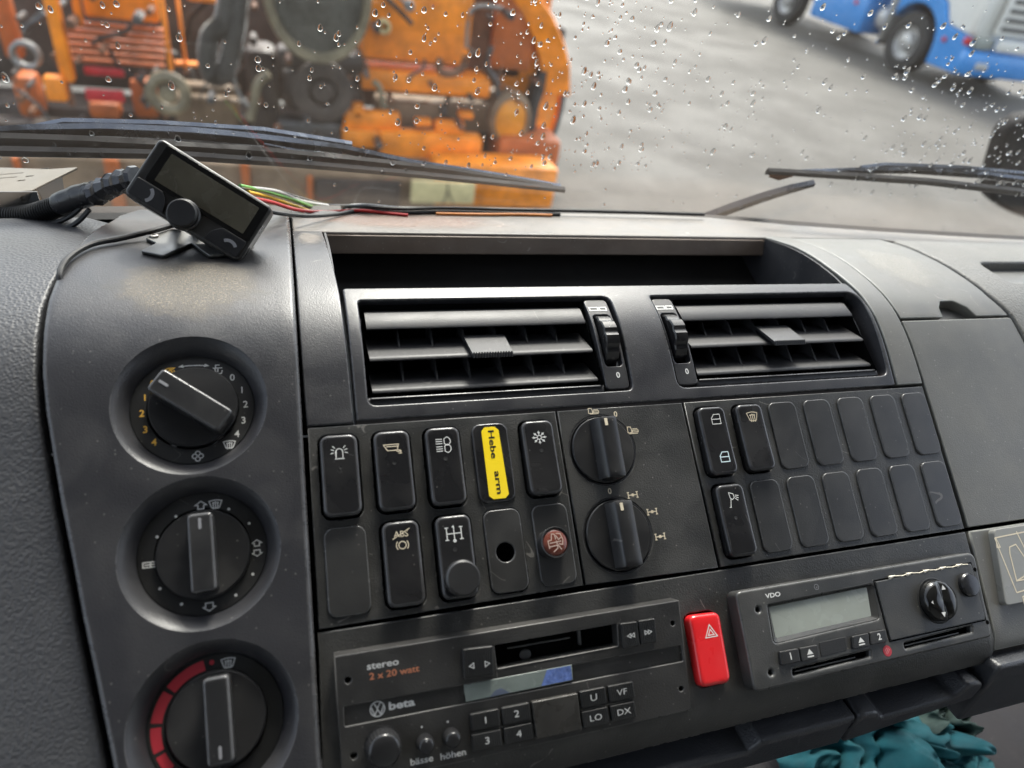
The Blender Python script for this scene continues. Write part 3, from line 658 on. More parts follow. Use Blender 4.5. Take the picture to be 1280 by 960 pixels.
# dark housing outside on the right
P = [(1222, 222), (1240, 165), (1262, 150), (1330, 140), (1330, 300), (1240, 268), (1218, 250)]
q0 = [at(x + 22, y - 2, 1.25) for x, y in P]
o = obj('mirror_housing', *slab(roundpoly([(p.x * 1000, p.z * 1000) for p in q0], 30), h=0, t=45, b=12, M=lambda x, z, h_: Vector((x * .001, 1.25 - h_ * .001, z * .001)), bottom=True), mat('matt_black', (.012, .012, .013), .85, spec=.2))
tagg(o, 'dark blurred mirror housing outside the windscreen at the right edge', 'mirror')

# ------------------------------------------------------------------ dashboard body
dash = thing('dashboard', 'black plastic truck dashboard with curved top, switch bays and dusty lids', 'dashboard', S(200, -80))
V, F = slab([(-900, -70), (1300, -70), (1300, 84), (-900, 84)], [], h=-9, t=3, b=.1, step=60)
obj('core', V, F, darkbk, dash)
cu1 = slab([(-900, 86), (27, 86), (27, 345), (-900, 270)], [], h=-10, t=3, b=.1, step=14)
cu2 = slab([(391, 86), (1300, 86), (1300, 250), (391, 330)], [], h=-10, t=3, b=.1, step=14)
obj('core', *cu1, darkbk, dash); obj('core', *cu2, darkbk, dash)
obj('lower_core', *slab([(-900, -114), (1300, -114), (1300, -78), (-900, -78)], [], h=-14, t=3, b=.1, step=40), darkbk, dash)
# dial console
CL = [(-98, 318), (-107, 300), (-111, 270), (-112.7, 250.7), (-114.4, 218.3), (-116.5, 189.4), (-116.8, 165.8), (-115.7, 143.3), (-114.2, 121.3), (-111.6, 101.1), (-108.3, 81.7), (-104.3, 59.0), (-99.1, 33.3), (-94.4, 8.4), (-88.5, -19.1), (-82.4, -48.8), (-76, -82), (-66, -130)]
WELLS = [(-49.5, 102.6, 35.4), (-46, 30.3, 35.2), (-41.6, -44.8, 35.2)]
obj('dial_console', *slab(CL + [(2.4, -130), (2.4, 283), (2, 318), (-40, 326)][0:4] , [circ(*w_, 56) for w_ in WELLS], h=4, t=14, b=2.4, step=7, hb=.35), plast, dash)
# flank strip of the console
PadL = [(c_[0] - 2.2 - (1.5 if i > 3 else 0), c_[1]) for i, c_ in enumerate(CL)]
obj('grained_left_pad', *slab([(-900, -120)] + [(-900, 268)] + [(-260, 300), (-130, 318)] + PadL[1:] + [(-70, -135)], [], h=-2, t=8, b=2.0, step=14), pad, dash)
BL = [(4.6, 87.5), (28.2, 87.5), (27.4, 138), (27, 170), (25.6, 200), (24.2, 231), (23, 275), (3.6, 275), (3.6, 150)]
obj('trim_strip', *slab(BL, h=1.2, t=10, b=1.0, step=6), plast, dash)
# vent surround, upper storage slot
vo1 = roundpoly([(36.5, 96.5), (193, 96.5), (194.5, 164), (36.5, 164)], [5, 4, 6, 3]); vo2 = roundpoly([(223.5, 96), (386, 96), (391, 158), (386.5, 165), (223.5, 164)], [6, 6, 6, 8, 2])
obj('vent_surround', *slab(roundpoly([(29.8, 88.6), (389.6, 88.6), (392.8, 148), (391, 172), (389.5, 175.5), (29, 175.5)], [1, 1, 3, 3, 2, 2], 3), [vo1, vo2], h=1.0, t=14, b=1.1, step=6), plast, dash)
obj('right_trim_arch', *slab([(391.2, 88.6), (413.2, 88.6), (414, 276), (389, 276), (391.5, 240), (391.5, 200), (393.8, 165), (393.6, 140)], h=1.2, t=12, b=1.0, step=6), plast_l, dash)
# storage slot box: floor, back, side walls
def sbox(name, P, m_):
    V = [PF(*p) for p in P]; return obj(name, V, [(0, 1, 2, 3)], m_, dash, smooth=False)
a0, a1 = S3(0, 176, -1), S3(0, 275.5, 0)
u0, u1 = 24, 390; fl = (a0[1] + 24, a0[2] - 84)
sbox('slot_floor', [(u0, a0[1], a0[2]), (u1, a0[1], a0[2]), (u1, *fl), (u0, *fl)], louv)
tp = (a1[1] + 5, a1[2] - 80)
lipb = (a1[1] - 3.5, a1[2] - 9.5)
sbox('slot_back', [(u0, *fl), (u1, *fl), (u1, lipb[0] + 20, lipb[1] - 30), (u0, lipb[0] + 20, lipb[1] - 30)], mat('tray_back', (.03, .028, .026), .7, spec=.2))
obj('slot_lip', *slab([(u0 + 1, 0), (u1 - 1, 0), (u1 - 1, 13), (u0 + 1, 13)], h=0, t=2.5, b=.8, M=lambda x, y, h_: PF(x, a1[1] - 1.2 - (13 - y) * .85 - h_ * .53, a1[2] - 1 - (13 - y) * .53 + h_ * .85), step=20, bottom=True), mat('lit_lip', (.17, .13, .10), .5, .3, 900, .5, vary=.3), dash)['label'] = 'front lip of the dash top, coloured brown as if lit'  # light falling on the lip is put into its brown colour
for uu in (24.5, 388.5):
    P = [(a0[1], a0[2]), fl, (lipb[0] + 20, lipb[1] - 30), (a1[1], a1[2])] + [S3(0, s_, -.5)[1:] for s_ in range(265, 180, -10)]
    V = [PF(uu, *p) for p in P] + [PF(uu + 1.5, *p) for p in P]; n_ = len(P)
    F = [tuple(range(n_)), tuple(range(n_, 2 * n_))[::-1]] + [(i, (i + 1) % n_, n_ + (i + 1) % n_, n_ + i) for i in range(n_)]
    obj('slot_side_wall', V, F, plast, dash, smooth=False)
# dash top pad
TP = [(-128, 320), (-96, 326), (-40, 334), (2.4, 320), (2.4, 286), (3.8, 277.5), (511, 277.5), (560, 272), (620, 262), (1300, 212), (1300, 222)] + [(b_[0], b_[1] - 1) for b_ in BE[::-1][1:9]] + [(86, 345), (0, 339), (-120, 323)]
TP = [(3.8, 277.5), (512, 277.5), (520, 268), (700, 262), (1300, 205), (1300, 222), (1100, 243), (703, 283), (541, 307), (460, 323), (375, 346), (308, 351), (200, 348), (86, 344), (3.8, 338)]
obj('top_pad', *slab(TP, h=.6, t=8, b=1.6, step=12), padtop, dash)
# right-hand lids
LR = [(519.5, 138.6), (513.8, 156.6), (511.4, 185.5), (508.5, 225), (510.0, 255), (511, 275.5)]
notch = [(455, 138.6), (457, 147), (463, 153.5), (475, 153.5), (484, 147), (488, 138.6)]
obj('upper_lid', *slab([(415.6, 138.6)] + notch + LR + [(415.6, 275.5)], h=.6, t=8, b=.9, step=6), plast_l, dash)
obj('notch_cup', *slab(rrect(472, 146, 40, 22, 6), h=-7, t=2, b=.5, step=6), plast_l, dash)
obj('lower_lid', *slab(roundpoly([(415.6, -10.2), (523, -10.2), (523, 100), (520.5, 136.4), (415.6, 136.4)], [1, 1, 0, 2, 1], 2), h=.6, t=8, b=.9, step=14), plast_l, dash)['label'] = 'large flat lower lid'
padr = mat('dusty_right_pad', (.11, .107, .098), .5, .8, 700, .3, kind='leather', bdist=.0005, vary=.06, smudge=.03)
obj('right_pad', *slab([(525.4, -10.2), (1300, -10.2), (1300, 203), (700, 260), (518, 266), (513.4, 255), (511, 225), (514, 186), (516.4, 158), (522.4, 137), (525.4, 100)], [rrect(590, 190, 80, 32, 8)], h=1.5, t=9, b=2.2, step=10), padr, dash)
obj('pocket_floor', *slab(rrect(590, 190, 90, 40, 8), h=-6, t=2, b=.5, step=12), plast_l, dash)
# lower fascia that carries radio and tachograph
rad_o = [(10, -24), (192, -24), (192, -82), (10, -82)]
obj('radio_fascia', *slab([(4.2, -13.6), (411.8, -12.6), (409, -93), (2, -100)], [rrect(207, -52.4, 19.6, 38, 4, 4)], h=.4, t=9, b=.8, step=7), panelm, dash)
obj('lower_right_fascia', *slab([(415.2, -12.6), (560, -12.6), (560, -86), (409, -86)], h=.6, t=9, b=1.2, step=10), plast_l, dash)
# grained drawers along the bottom
def drawer(P, lab=None, m_=mat('grained_drawer', (.034, .036, .041), .38, .45, 1000, .1, kind='leather', bdist=.0005, vary=.05, smudge=.03), r=3):
    o = obj('drawer_front', *slab(roundpoly(P, r, 4), h=9, t=24, b=2.4, step=7, seg=4), m_, dash)
    if lab: o['label'] = lab
drawer([(-60, -119), (176, -119), (300.2, -116.5), (301, -99.5), (237, -100.4), (231, -105.6), (180, -106), (120, -106), (112, -99), (104, -99), (98, -106), (-60, -106)][::-1], 'wide drawer front with finger notch', r=[3, 1, 1, 1, 1, 1, 1, 3, 6, 6, 1, 3][::-1])
drawer([(303, -117), (397, -107), (398.5, -98), (392, -95.8), (384.5, -96), (378, -102.2), (323, -104.5), (318, -99.8), (303, -99)][::-1], 'short drawer front with long grip notch', r=[5, 3, 3, 3, 2, 2, 2, 2, 3])
drawer([(400.5, -124), (560, -122), (560, -89), (404, -89)], 'grained lower trim at the right end', r=4)
# stains lying on the surface
def patch(name, u_, s_, w_, h_, m_, par, lab, off=.25):
    V, F, UV = [], [], []; n_ = 14
    for i in range(n_ + 1):
        for j in range(n_ + 1):
            V.append(S(u_ + w_ * (i / n_ - .5), s_ + h_ * (j / n_ - .5), off)); UV.append((i / n_, j / n_))
    for i in range(n_):
        for j in range(n_): a = i * (n_ + 1) + j; F.append((a, a + n_ + 1, a + n_ + 2, a + 1))
    o = obj(name, V, F, m_, par, uv=UV); o['label'] = lab
patch('stain', -52, 176, 92, 66, stain_mat('dried_stain', (.30, .26, .20), 6, .66), dash, 'dried brown stain on the dial console top', 4.2)
patch('stain', 462, 200, 86, 100, stain_mat('dust_smear', (.40, .38, .34), 4, .80), dash, 'pale wiped dust smear on the upper lid', .85)
patch('stain', 90, 312, 220, 66, stain_mat('red_dirt', (.30, .17, .12), 5, .80), dash, 'reddish dirt on the dash top', .85)
patch('stain', 14, 250, 20, 44, stain_mat('dust_smear_small', (.38, .33, .28), 4, .72), dash, 'dusty patch at the top of the trim strip', 1.45)

# ------------------------------------------------------------------ icons (polylines in a unit box)
def arc(cx, cy, r, a0_, a1_, n_=10, ry=None): return [(cx + r * math.cos(rad(a0_ + (a1_ - a0_) * k / n_)), cy + (ry or r) * math.sin(rad(a0_ + (a1_ - a0_) * k / n_))) for k in range(n_ + 1)]
def loop(P): return list(P) + [P[0]]
IC = {
 'beacon': [[(-.28, -.35), (.28, -.35)], [(-.2, -.3), (-.2, .1)] + arc(0, .1, .2, 180, 0, 6) + [(.2, -.3)], [(-.32, .05), (-.5, .0)], [(-.3, .2), (-.48, .26)], [(-.24, .33), (-.38, .48)], [(.32, .05), (.5, 0)], [(.3, .2), (.48, .26)], [(.24, .33), (.38, .48)]],
 'tipper': [loop([(-.5, .35), (.35, .35), (.25, -.1), (-.3, -.1)]), [(-.35, .2), (.3, .2)], [(.3, -.1), (.42, -.12), (.42, -.3)], [(.2, -.2), (.5, -.2)], [(.3, -.35), (.5, -.35)]],
 'lights': [loop([(.05, .08)] + [(.05, .42)] + arc(.12, .25, .3, 70, -70, 6)), loop([(.05, -.42), (.05, -.08)] + arc(.12, -.25, .3, 70, -70, 6))] + [[(-.45, y), (-.07, y)] for y in (.4, .25, .1, -.1, -.25, -.4)],
 'snow': [[(.46 * math.cos(rad(a)), .46 * math.sin(rad(a))), (.14 * math.cos(rad(a)), .14 * math.sin(rad(a)))] for a in range(0, 360, 45)] + [[(.33 * math.cos(rad(a + 12)) + .06 * math.cos(rad(a)), .33 * math.sin(rad(a + 12)) + .06 * math.sin(rad(a))), (.26 * math.cos(rad(a)), .26 * math.sin(rad(a))), (.33 * math.cos(rad(a - 12)) + .06 * math.cos(rad(a)), .33 * math.sin(rad(a - 12)) + .06 * math.sin(rad(a)))] for a in range(0, 360, 45)] + [loop(arc(0, 0, .14, 0, 315, 7))],
 'brake': [loop(arc(0, 0, .26, 0, 330, 11)), arc(0, 0, .42, 140, 220, 6), arc(0, 0, .42, 40, -40, 6)],
 'axle': [[(-.4, -.35), (-.4, .35)], [(.4, -.35), (.4, .35)], [(-.4, 0), (.4, 0)], [(0, -.42), (0, .42)], [(-.5, .35), (-.3, .35)], [(.3, .35), (.5, .35)], [(-.5, -.35), (-.3, -.35)], [(.3, -.35), (.5, -.35)], loop(arc(0, -.42, .07, 0, 300, 5)), [(-.08, .36), (0, .45)]],
 'axle2': [[(-.42, .12), (-.42, .5)], [(.42, .12), (.42, .5)], [(-.42, .3), (.42, .3)], [(-.42, -.12), (-.42, -.5)][:2], [(0, .3), (0, .05)], [(-.5, .5), (-.34, .5)], [(.34, .5), (.5, .5)]],
 'truckaxle': [[(-.42, -.3), (-.42, .3)], [(.42, -.3), (.42, .3)], [(-.42, 0), (.42, 0)], [(-.52, .3), (-.32, .3)], [(-.52, -.3), (-.32, -.3)], [(.32, .3), (.52, .3)], [(.32, -.3), (.52, -.3)], loop(arc(0, 0, .12, 0, 300, 5))],
 'door': [loop([(-.4, -.45), (-.4, .1), (-.15, .45), (.4, .45), (.4, -.45)]), [(-.4, 0), (.4, 0)]],
 'screen': [loop([(-.5, .35), (-.25, .42), (0, .45), (.25, .42), (.5, .35), (.3, -.35), (.15, -.4), (-.15, -.4), (-.3, -.35)]), [(-.18, -.5), (-.18, .2)], [(0, -.5), (0, .25)], [(.18, -.5), (.18, .2)], [(-.25, .1), (-.18, .2), (-.1, .1)], [(-.07, .15), (0, .25), (.07, .15)], [(.1, .1), (.18, .2), (.25, .1)]],
 'lamp': [loop([(-.25, .1), (-.3, .45), (.05, .35), (.1, .1), (-.1, -.02)]), [(-.2, .05), (-.35, -.5)], [(-.45, -.5), (-.3, -.5)], [(.18, .15), (.45, .05)], [(.18, .25), (.48, .2)], [(.15, .05), (.38, -.1)]],
 'truck': [loop([(-.5, -.25), (-.5, .4), (-.2, .4), (-.12, .1), (-.12, -.25)]), loop([(-.05, 0), (.5, 0), (.5, -.2), (-.05, -.2)]), [(-.05, .15), (.45, .15)], [(-.4, -.35), (.45, -.35)]],
 'seat': [[(.1, .48), (-.25, .48), (-.25, .1)], [(.35, .15), (-.5, .15)], [(-.3, .1), (-.3, -.1), (-.1, -.45), (.25, -.45), (.35, -.1)], [(-.05, .15), (-.05, -.3)]],
 'seat2': [[(-.35, -.5), (-.35, .3), (-.05, .45), (.45, .45), (.3, .3), (.0, .3)], loop(arc(.1, .05, .17, 0, 300, 6)), [(.4, .2), (.5, .05), (.3, -.1), (.1, -.1)], [(0, -.2), (.25, -.35)]],
 'fan': [arc(0, .25, .2, -90, 200, 8), arc(.25, 0, .2, 180, 470, 8), arc(0, -.25, .2, 90, 380, 8), arc(-.25, 0, .2, 0, 290, 8)],
 'arrows': [[(-.5, -.02), (-.2, .04), (.2, .04), (.5, -.02)], [(-.38, .12), (-.5, -.02), (-.35, -.08)], [(.38, .12), (.5, -.02), (.35, -.08)]],
 'uparrow': [loop([(0, .45), (-.5, .05), (-.25, .05), (-.25, -.35), (.25, -.35), (.25, .05), (.5, .05)])],
 'downarrow': [loop([(0, -.45), (-.5, -.05), (-.3, -.05), (-.3, .35), (.3, .35), (.3, -.05), (.5, -.05)])],
 'vent': [loop([(-.5, -.25), (-.5, .25), (.5, .25), (.5, -.25)]), [(0, -.25), (0, .25)], [(-.4, 0), (.4, 0)]],
 'hazard': [loop([(-.5, -.42), (0, .48), (.5, -.42)]), loop([(-.24, -.27), (0, .14), (.24, -.27)])],
 'eject': [loop([(-.4, 0), (0, .45), (.4, 0)]), loop([(-.4, -.3), (-.4, -.15), (.4, -.15), (.4, -.3)])],
 'rew': [loop([(-.5, 0), (-.05, .3), (-.05, -.3)]), loop([(0, 0), (.45, .3), (.45, -.3)])],
 'fwd': [loop([(.5, 0), (.05, .3), (.05, -.3)]), loop([(0, 0), (-.45, .3), (-.45, -.3)])],
 'tri_l': [loop([(-.4, 0), (.35, .4), (.35, -.4)])], 'tri_r': [loop([(.4, 0), (-.35, .4), (-.35, -.4)])],
 'phone': [arc(-.6, -.5, 1.0, 75, 15, 8)],
}
def icon(name, cx, cy, w_, h_=None, lw=.45, h=.1, M=S, rot=0):
    h_ = h_ or w_; c, s_ = math.cos(rad(rot)), math.sin(rad(rot))
    Ls = []
    for ln in IC[name]:
        Q = [(cx + x * w_ * c - y * h_ * s_, cy + x * w_ * s_ + y * h_ * c) for x, y in ln]; Ls.append(Q)
    return ribbon(Ls, lw, h, M)
def printed(name, geo, m_, par): return obj(name, *geo, m_, par, smooth=False)

# ------------------------------------------------------------------ rotary dials on the console
ORG = 4
def dial(i, label, group='climate control dials on the left console'):
    cx, cy, r = WELLS[i]; root = thing('rotary_dial', label, 'dial', S(cx, cy, -8), group)
    q = 8 + ORG - 4
    ix, iy = cx + .3, cy + (.3 if i == 0 else (-.6 if i == 1 else .8))
    P = [(r, 3.7), (r - .6, 3.3), (r - 2.2, 1.8), (r - 4.2, -.6), (r - 5.6, -3.2), (r - 6.3, -5.2), (r - 6.9, -6)]
    obj('bowl', *lathe(cx, cy, P, 72), plast, root)
    obj('dial_face', *lathe(cx, cy, [(r - 6.3, -7), (r - 6.3, -5.4), (r - 6.8, -5), (21.6, -5), (21.2, -6)], 72), dialm, root)
    k = obj('knob', *lathe(ix, iy, [(20.9, -7), (20.9, -2.9), (20.2, -2.2), (0, -2.2)], 64), knobm, root)
    return root, k, ix, iy
def bar(k, cx, cy, rot, ln, wd, markpos, root, skew=0):
    c, s_ = math.cos(rad(rot)), math.sin(rad(rot))
    Mb = lambda x, y, h_: S(cx + x * c - y * s_, cy + x * s_ + y * c, h_)
    # local x along the bar
    o = obj('grip', *slab(roundpoly([(-ln / 2, -wd / 2), (ln / 2, -wd / 2), (ln / 2, wd / 2), (-ln / 2, wd / 2)], [2.2] * 4), h=9, t=11.5, b=1.3, M=Mb, hf=lambda x, y: 9 - .5 * (abs(x) / 20) ** 2), knobm, k)
    V = slab(rrect(markpos, 0, 5.2, 1.3, .5, 2), h=9.05 - .5 * (abs(markpos) / 20) ** 2, t=.3, b=.05, M=Mb)
    obj('pointer_mark', *V, greyp, k)
    return o
r1, k1, ix, iy = dial(0, 'top console dial with yellow and white fan numbers, knob turned to the upper left')
bar(k1, ix, iy, 143.5, 39.5, 12.5, 14.5, r1)
hM = -4.9
for txt, L_, m_ in ((('0', '1', '2', '3', '4'), [(-68.2, 116.7), (-71.6, 109.1), (-72.9, 100.9), (-71.3, 92.6), (-67.4, 85.9)], yelp), (('0', '1', '2', '3', '4'), [(-30.9, 117.9), (-26.4, 110.6), (-24.9, 102.6), (-26.1, 94.2), (-29.4, 87.3)], whitep)):
    for c_, p in zip(txt, L_): printed('printed_numeral', text(c_, p[0], p[1], 5.0, hM, bold=.012), m_, r1)
printed('printed_icon', icon('seat2', -60.8, 122.4, 5.4, lw=.6, h=hM), yelp, r1)
for n_, p, w_, h_ in (('arrows', (-49.2, 125.6), 13.5, 7), ('seat', (-37.5, 123.0), 5.4, 5.4), ('screen', (-33.1, 82.2), 5.6, 4.4), ('fan', (-47.8, 77.5), 5.6, 5.6)): printed('printed_icon', icon(n_, *p, w_, h_, .5, hM), whitep, r1)
r2, k2, ix, iy = dial(1, 'middle dial of the left console with air direction arrows and white dots')
bar(k2, ix + .6, iy, 92.5, 36, 11, 13, r2)
for n_, p, w_, h_, a_ in (('uparrow', (-46.8, 52.9), 5.2, 4.6, 0), ('screen', (-40.2, 52.9), 5.8, 4.6, 0), ('downarrow', (-43.8, 5.3), 5.4, 4.6, 0), ('uparrow', (-21.9, 31.9), 4.6, 3.6, 0), ('downarrow', (-21.9, 27.4), 4.6, 3.6, 0), ('vent', (-68.8, 27.6), 6.4, 4.6, 0)): printed('printed_icon', icon(n_, *p, w_, h_, .5, hM, rot=a_), whitep, r2)
for p in ((-34.2, 49.9), (-25.1, 41.9), (-24.2, 17.5), (-32.1, 8.8), (-55.7, 8.0), (-64.8, 16.2), (-66.0, 40.1), (-57.9, 48.9)): printed('printed_dot', ribbon([loop(arc(p[0], p[1], .35, 0, 320, 8))], .7, hM), whitep, r2)
r3, k3, ix, iy = dial(2, 'bottom dial of the left console with a red temperature scale around it')
bar(k3, ix + 1.8, iy + 1, 92.5, 36, 11, -13, r3)
cx, cy = WELLS[2][0], WELLS[2][1]
for a0_, a1_, w_ in ((101, 139, 4.6), (143, 172, 4.6), (176, 199, 4.4), (203, 220, 4.0), (224, 238, 3.6), (242, 253, 3.2), (257, 266, 2.8), (270, 277, 2.4)):
    printed('red_scale_segment', ribbon([arc(cx, cy, 24.9, a0_, a1_, 10)], w_, hM), redp, r3)
printed('printed_dot', ribbon([loop(arc(-43.2, -19.6, .55, 0, 320, 8))], 1.1, hM), redp, r3)
printed('printed_icon', icon('screen', -36.2, -20.9, 6, 4.8, .55, hM), whitep, r3)

# ------------------------------------------------------------------ switch panels
spl = thing('switch_panel', 'black panel holding two rows of five switches left of the selector knobs', 'panel', S(70, 37))
rows_l = [(19.6 + 27.0 * i, 60.2) for i in range(5)]; rowb_l = [(19.8 + 27.15 * i, 13.2) for i in range(5)]
def cut(c_, w_=20.8, h_=43.6): return rrect(c_[0], c_[1], w_, h_, 5, 5)
obj('panel_plate', *slab([(5.0, 86.6), (141.2, 86.6), (141.9, -10.2), (4.6, -12.2)][::-1], [cut(p) for p in rows_l[:3] + rows_l[4:] + rowb_l[1:4]], h=.9, t=9, b=.7), panelm, spl)
spk = thing('switch_panel', 'plain black panel square carrying the two round selector knobs', 'panel', S(182, 37))
obj('panel_plate', *slab([(143.2, -10.2), (225.2, -11.6), (223.6, 86.6), (142.6, 86.6)], [circ(166.6, 62, 20.6, 48), circ(167, 13.6, 20.9, 48)], h=.9, t=9, b=.7), panelm, spk)
spr = thing('switch_panel', 'black panel with two rows of seven switch places beside the lid', 'panel', S(318, 37))
rt = [(240 + 26.8 * i, 61.0) for i in range(7)]; rb = [(241 + 26.5 * i, 13.5) for i in range(7)]
obj('panel_plate', *slab([(226.8, -11.4), (411.4, -10.6), (412.4, 86.6), (225.2, 86.6)], [cut(rt[0]), cut(rt[1]), cut(rb[0])], h=.9, t=9, b=.7), panelm, spr)
GR = 'rocker switches in the panels'
def rocker(c_, label, tint=rock, lean=-1):
    r_ = thing('rocker_switch', label, 'switch', S(c_[0], c_[1], 0), GR)
    x, y = c_; kx = 1
    # body rises, bevelled; top cushion slightly dished
    hf = lambda a, b_: 6.0 + lean * .5 * (b_ - y) / 20 - .35 * math.cos((b_ - y) / 20 * 1.5)
    obj('rocker', *slab(rrect(x, y, 18.8, 41.6, 4.2, 5), h=5.6, t=9, b=1.7, step=3, hf=hf, seg=4), tint, r_, angle=60)
    return r_, hf
def rk_top(hf, p): return hf(p[0], p[1]) + .06
def onrock(r_, hf, name, dx, dy, w_, h_, c_, m_, lw=.42):
    g = ribbon([[(c_[0] + dx + x * w_, c_[1] + dy + y * h_) for x, y in ln] for ln in IC[name]], lw, 0, lambda x, y, h_: S(x, y, hf(x, y) + .08 + h_)); printed('printed_icon', g, m_, r_)
def led(r_, hf, x, y, m_=dialm): obj('indicator_dimple', *lathe(x, y, [(1.15, hf(x, y) - .2), (1.1, hf(x, y) + .15), (.8, hf(x, y) + .15), (.6, hf(x, y) + .05), (0, hf(x, y) + .05)], 14), m_, r_)
L5 = ['rocker switch with a white beacon symbol, leftmost of the upper row', 'rocker switch with a beige tipper symbol, second of the upper row', 'rocker switch with a white double headlamp symbol', None, 'rocker switch with a white snowflake symbol']
for i, (ic, m_) in enumerate((('beacon', whitep), ('tipper', beigep), ('lights', whitep), None, ('snow', whitep)) if False else []): pass
for i, ic, m_ in ((0, 'beacon', whitep), (1, 'tipper', beigep), (2, 'lights', whitep), (4, 'snow', whitep)):
    c_ = rows_l[i]; r_, hf = rocker(c_, L5[i]); onrock(r_, hf, ic, 0, 11, 9.2 if i else 8.5, 8.0 if i != 1 else 7, c_, m_)
    led(r_, hf, c_[0] + .2, c_[1] + 3.6)
# flat cap with the yellow label
c_ = rows_l[3]; r_ = thing('rocker_switch', 'flat switch cover with a yellow tape lettered Hebe arm', 'switch', S(c_[0], c_[1], 0), GR)
obj('rocker', *slab(rrect(c_[0], c_[1], 20.6, 43.4, 5), h=2.6, t=5, b=1.0), rock, r_)
tp_ = obj('label_tape', *slab([(c_[0] - 5.0, c_[1] - 18), (c_[0] - 2.8, c_[1] - 20), (c_[0] + 4.0, c_[1] - 20), (c_[0] + 6.0, c_[1] - 18), (c_[0] + 5.0, c_[1] + 17.5), (c_[0] + 3, c_[1] + 19.5), (c_[0] - 2.8, c_[1] + 19.5), (c_[0] - 4.8, c_[1] + 17.5)], h=2.95, t=.4, b=.08), yelt, r_)
printed('printed_lettering', text('Hebe', c_[0] + .3, c_[1] + 9.9, 4.6, 3.05, -90, wx=1.6, bold=.02), blackp, r_); printed('printed_lettering', text('arm', c_[0] + .9, c_[1] - 11.4, 4.6, 3.05, -90, wx=1.75, bold=.02), blackp, r_)
def blank(c_, label, w_=20.6, h_=42.8, hh=2.1, m_=blankm, group='blank switch covers', hole=None):
    r_ = thing('blank_cover', label, 'switch cover', S(c_[0], c_[1], 0), group)
    obj('cover', *slab(rrect(c_[0], c_[1], w_, h_, 4.8, 5), hole or [], h=hh, t=hh + .6 if not hole else 6, b=.75), m_, r_); return r_
blank(rowb_l[0], 'blank switch cover below the beacon switch')
c_ = rowb_l[1]; r_, hf = rocker(c_, 'rocker switch with a struck-through ABS symbol'); g = text('ABS', c_[0], c_[1] + 14.2, 4.3, 0, 0, M=lambda x, y, h_: S(x, y, hf(x, y) + .09)); printed('printed_lettering', g, beigep, r_)
onrock(r_, hf, 'brake', .2, 8.8, 7.2, 7.2, c_, beigep); printed('printed_icon', ribbon([[(c_[0] - 4.5, c_[1] + 12), (c_[0] + 4.5, c_[1] + 16.8)]], .35, 0, lambda x, y, h_: S(x, y, hf(x, y) + .13)), beigep, r_)
c_ = rowb_l[2]; r_, hf = rocker(c_, 'rocker switch with an axle symbol and a round grey push knob on its lower end'); onrock(r_, hf, 'axle', -.2, 11.5, 9.5, 8.8, c_, whitep, .5); led(r_, hf, c_[0] - .6, c_[1] + 3.4)
kx, ky = c_[0] - .8, c_[1] - 11.2
obj('push_knob', *lathe(kx, ky, [(7.2, 5), (7.4, 13), (8.4, 14), (8.9, 16.5), (8.6, 18.8), (7.6, 19.8), (0, 20.1)], 40), knobm, r_)
c_ = rowb_l[3]; r_ = blank(c_, 'switch cover with a round black hole through it', hole=[circ(c_[0] - .4, c_[1] - 1.0, 5.0, 28)]); obj('hole_lining', *lathe(c_[0] - .4, c_[1] - 1, [(5.0, 1.5), (4.9, -3.6)], 28), darkbk, r_)
obj('hole_floor', *lathe(c_[0] - .4, c_[1] - 1, [(5.0, -3.5), (0, -3.5)], 20), darkbk, r_)
c_ = rowb_l[4]; r_ = blank(c_, 'switch cover carrying a round brown lamp cap with worn markings'); lx, ly = c_[0] - 2.2, c_[1] + .4
obj('lamp_bezel', *lathe(lx, ly, [(7.6, 1.5), (7.8, 6), (8.2, 10.4), (7.9, 10.9), (7.2, 10.7), (7.0, 9.9)], 36), knobm, r_); lc = obj('lamp_cap', *lathe(lx, ly, [(7.1, 9.7), (6.6, 10.2), (5.4, 10.7), (3.5, 11.1), (0, 11.3)], 36), brown, r_)
hz = 11.35
scr = [[(lx - 4, ly - 3), (lx - 4.4, ly + 1), (lx - 2.4, ly + 1.4), (lx - 2, ly + 4.5), (lx - .4, ly + 4.2), (lx, ly + 1.5)], [(lx - 3.8, ly - 2), (lx + 1, ly - 1.6), (lx + 2.6, ly - 4)], [(lx + .5, ly + 4.5), (lx + 2.8, ly + 4.2), (lx + 4, ly + 1), (lx + 3.4, ly - 1.5), (lx + 1.2, ly - 1)], [(lx + .2, ly + 3.6), (lx + 1.6, ly + 1.2), (lx + 3, ly + 2.2)], [(lx - 2, ly - 4.8), (lx + .6, ly - 3), (lx + .3, ly + .8)], [(lx - 3.5, ly - .2), (lx + 3, ly + .3)]]
printed('printed_icon', ribbon(scr, .55, hz), mat('worn_pink_print', (.42, .30, .25), .6), r_)
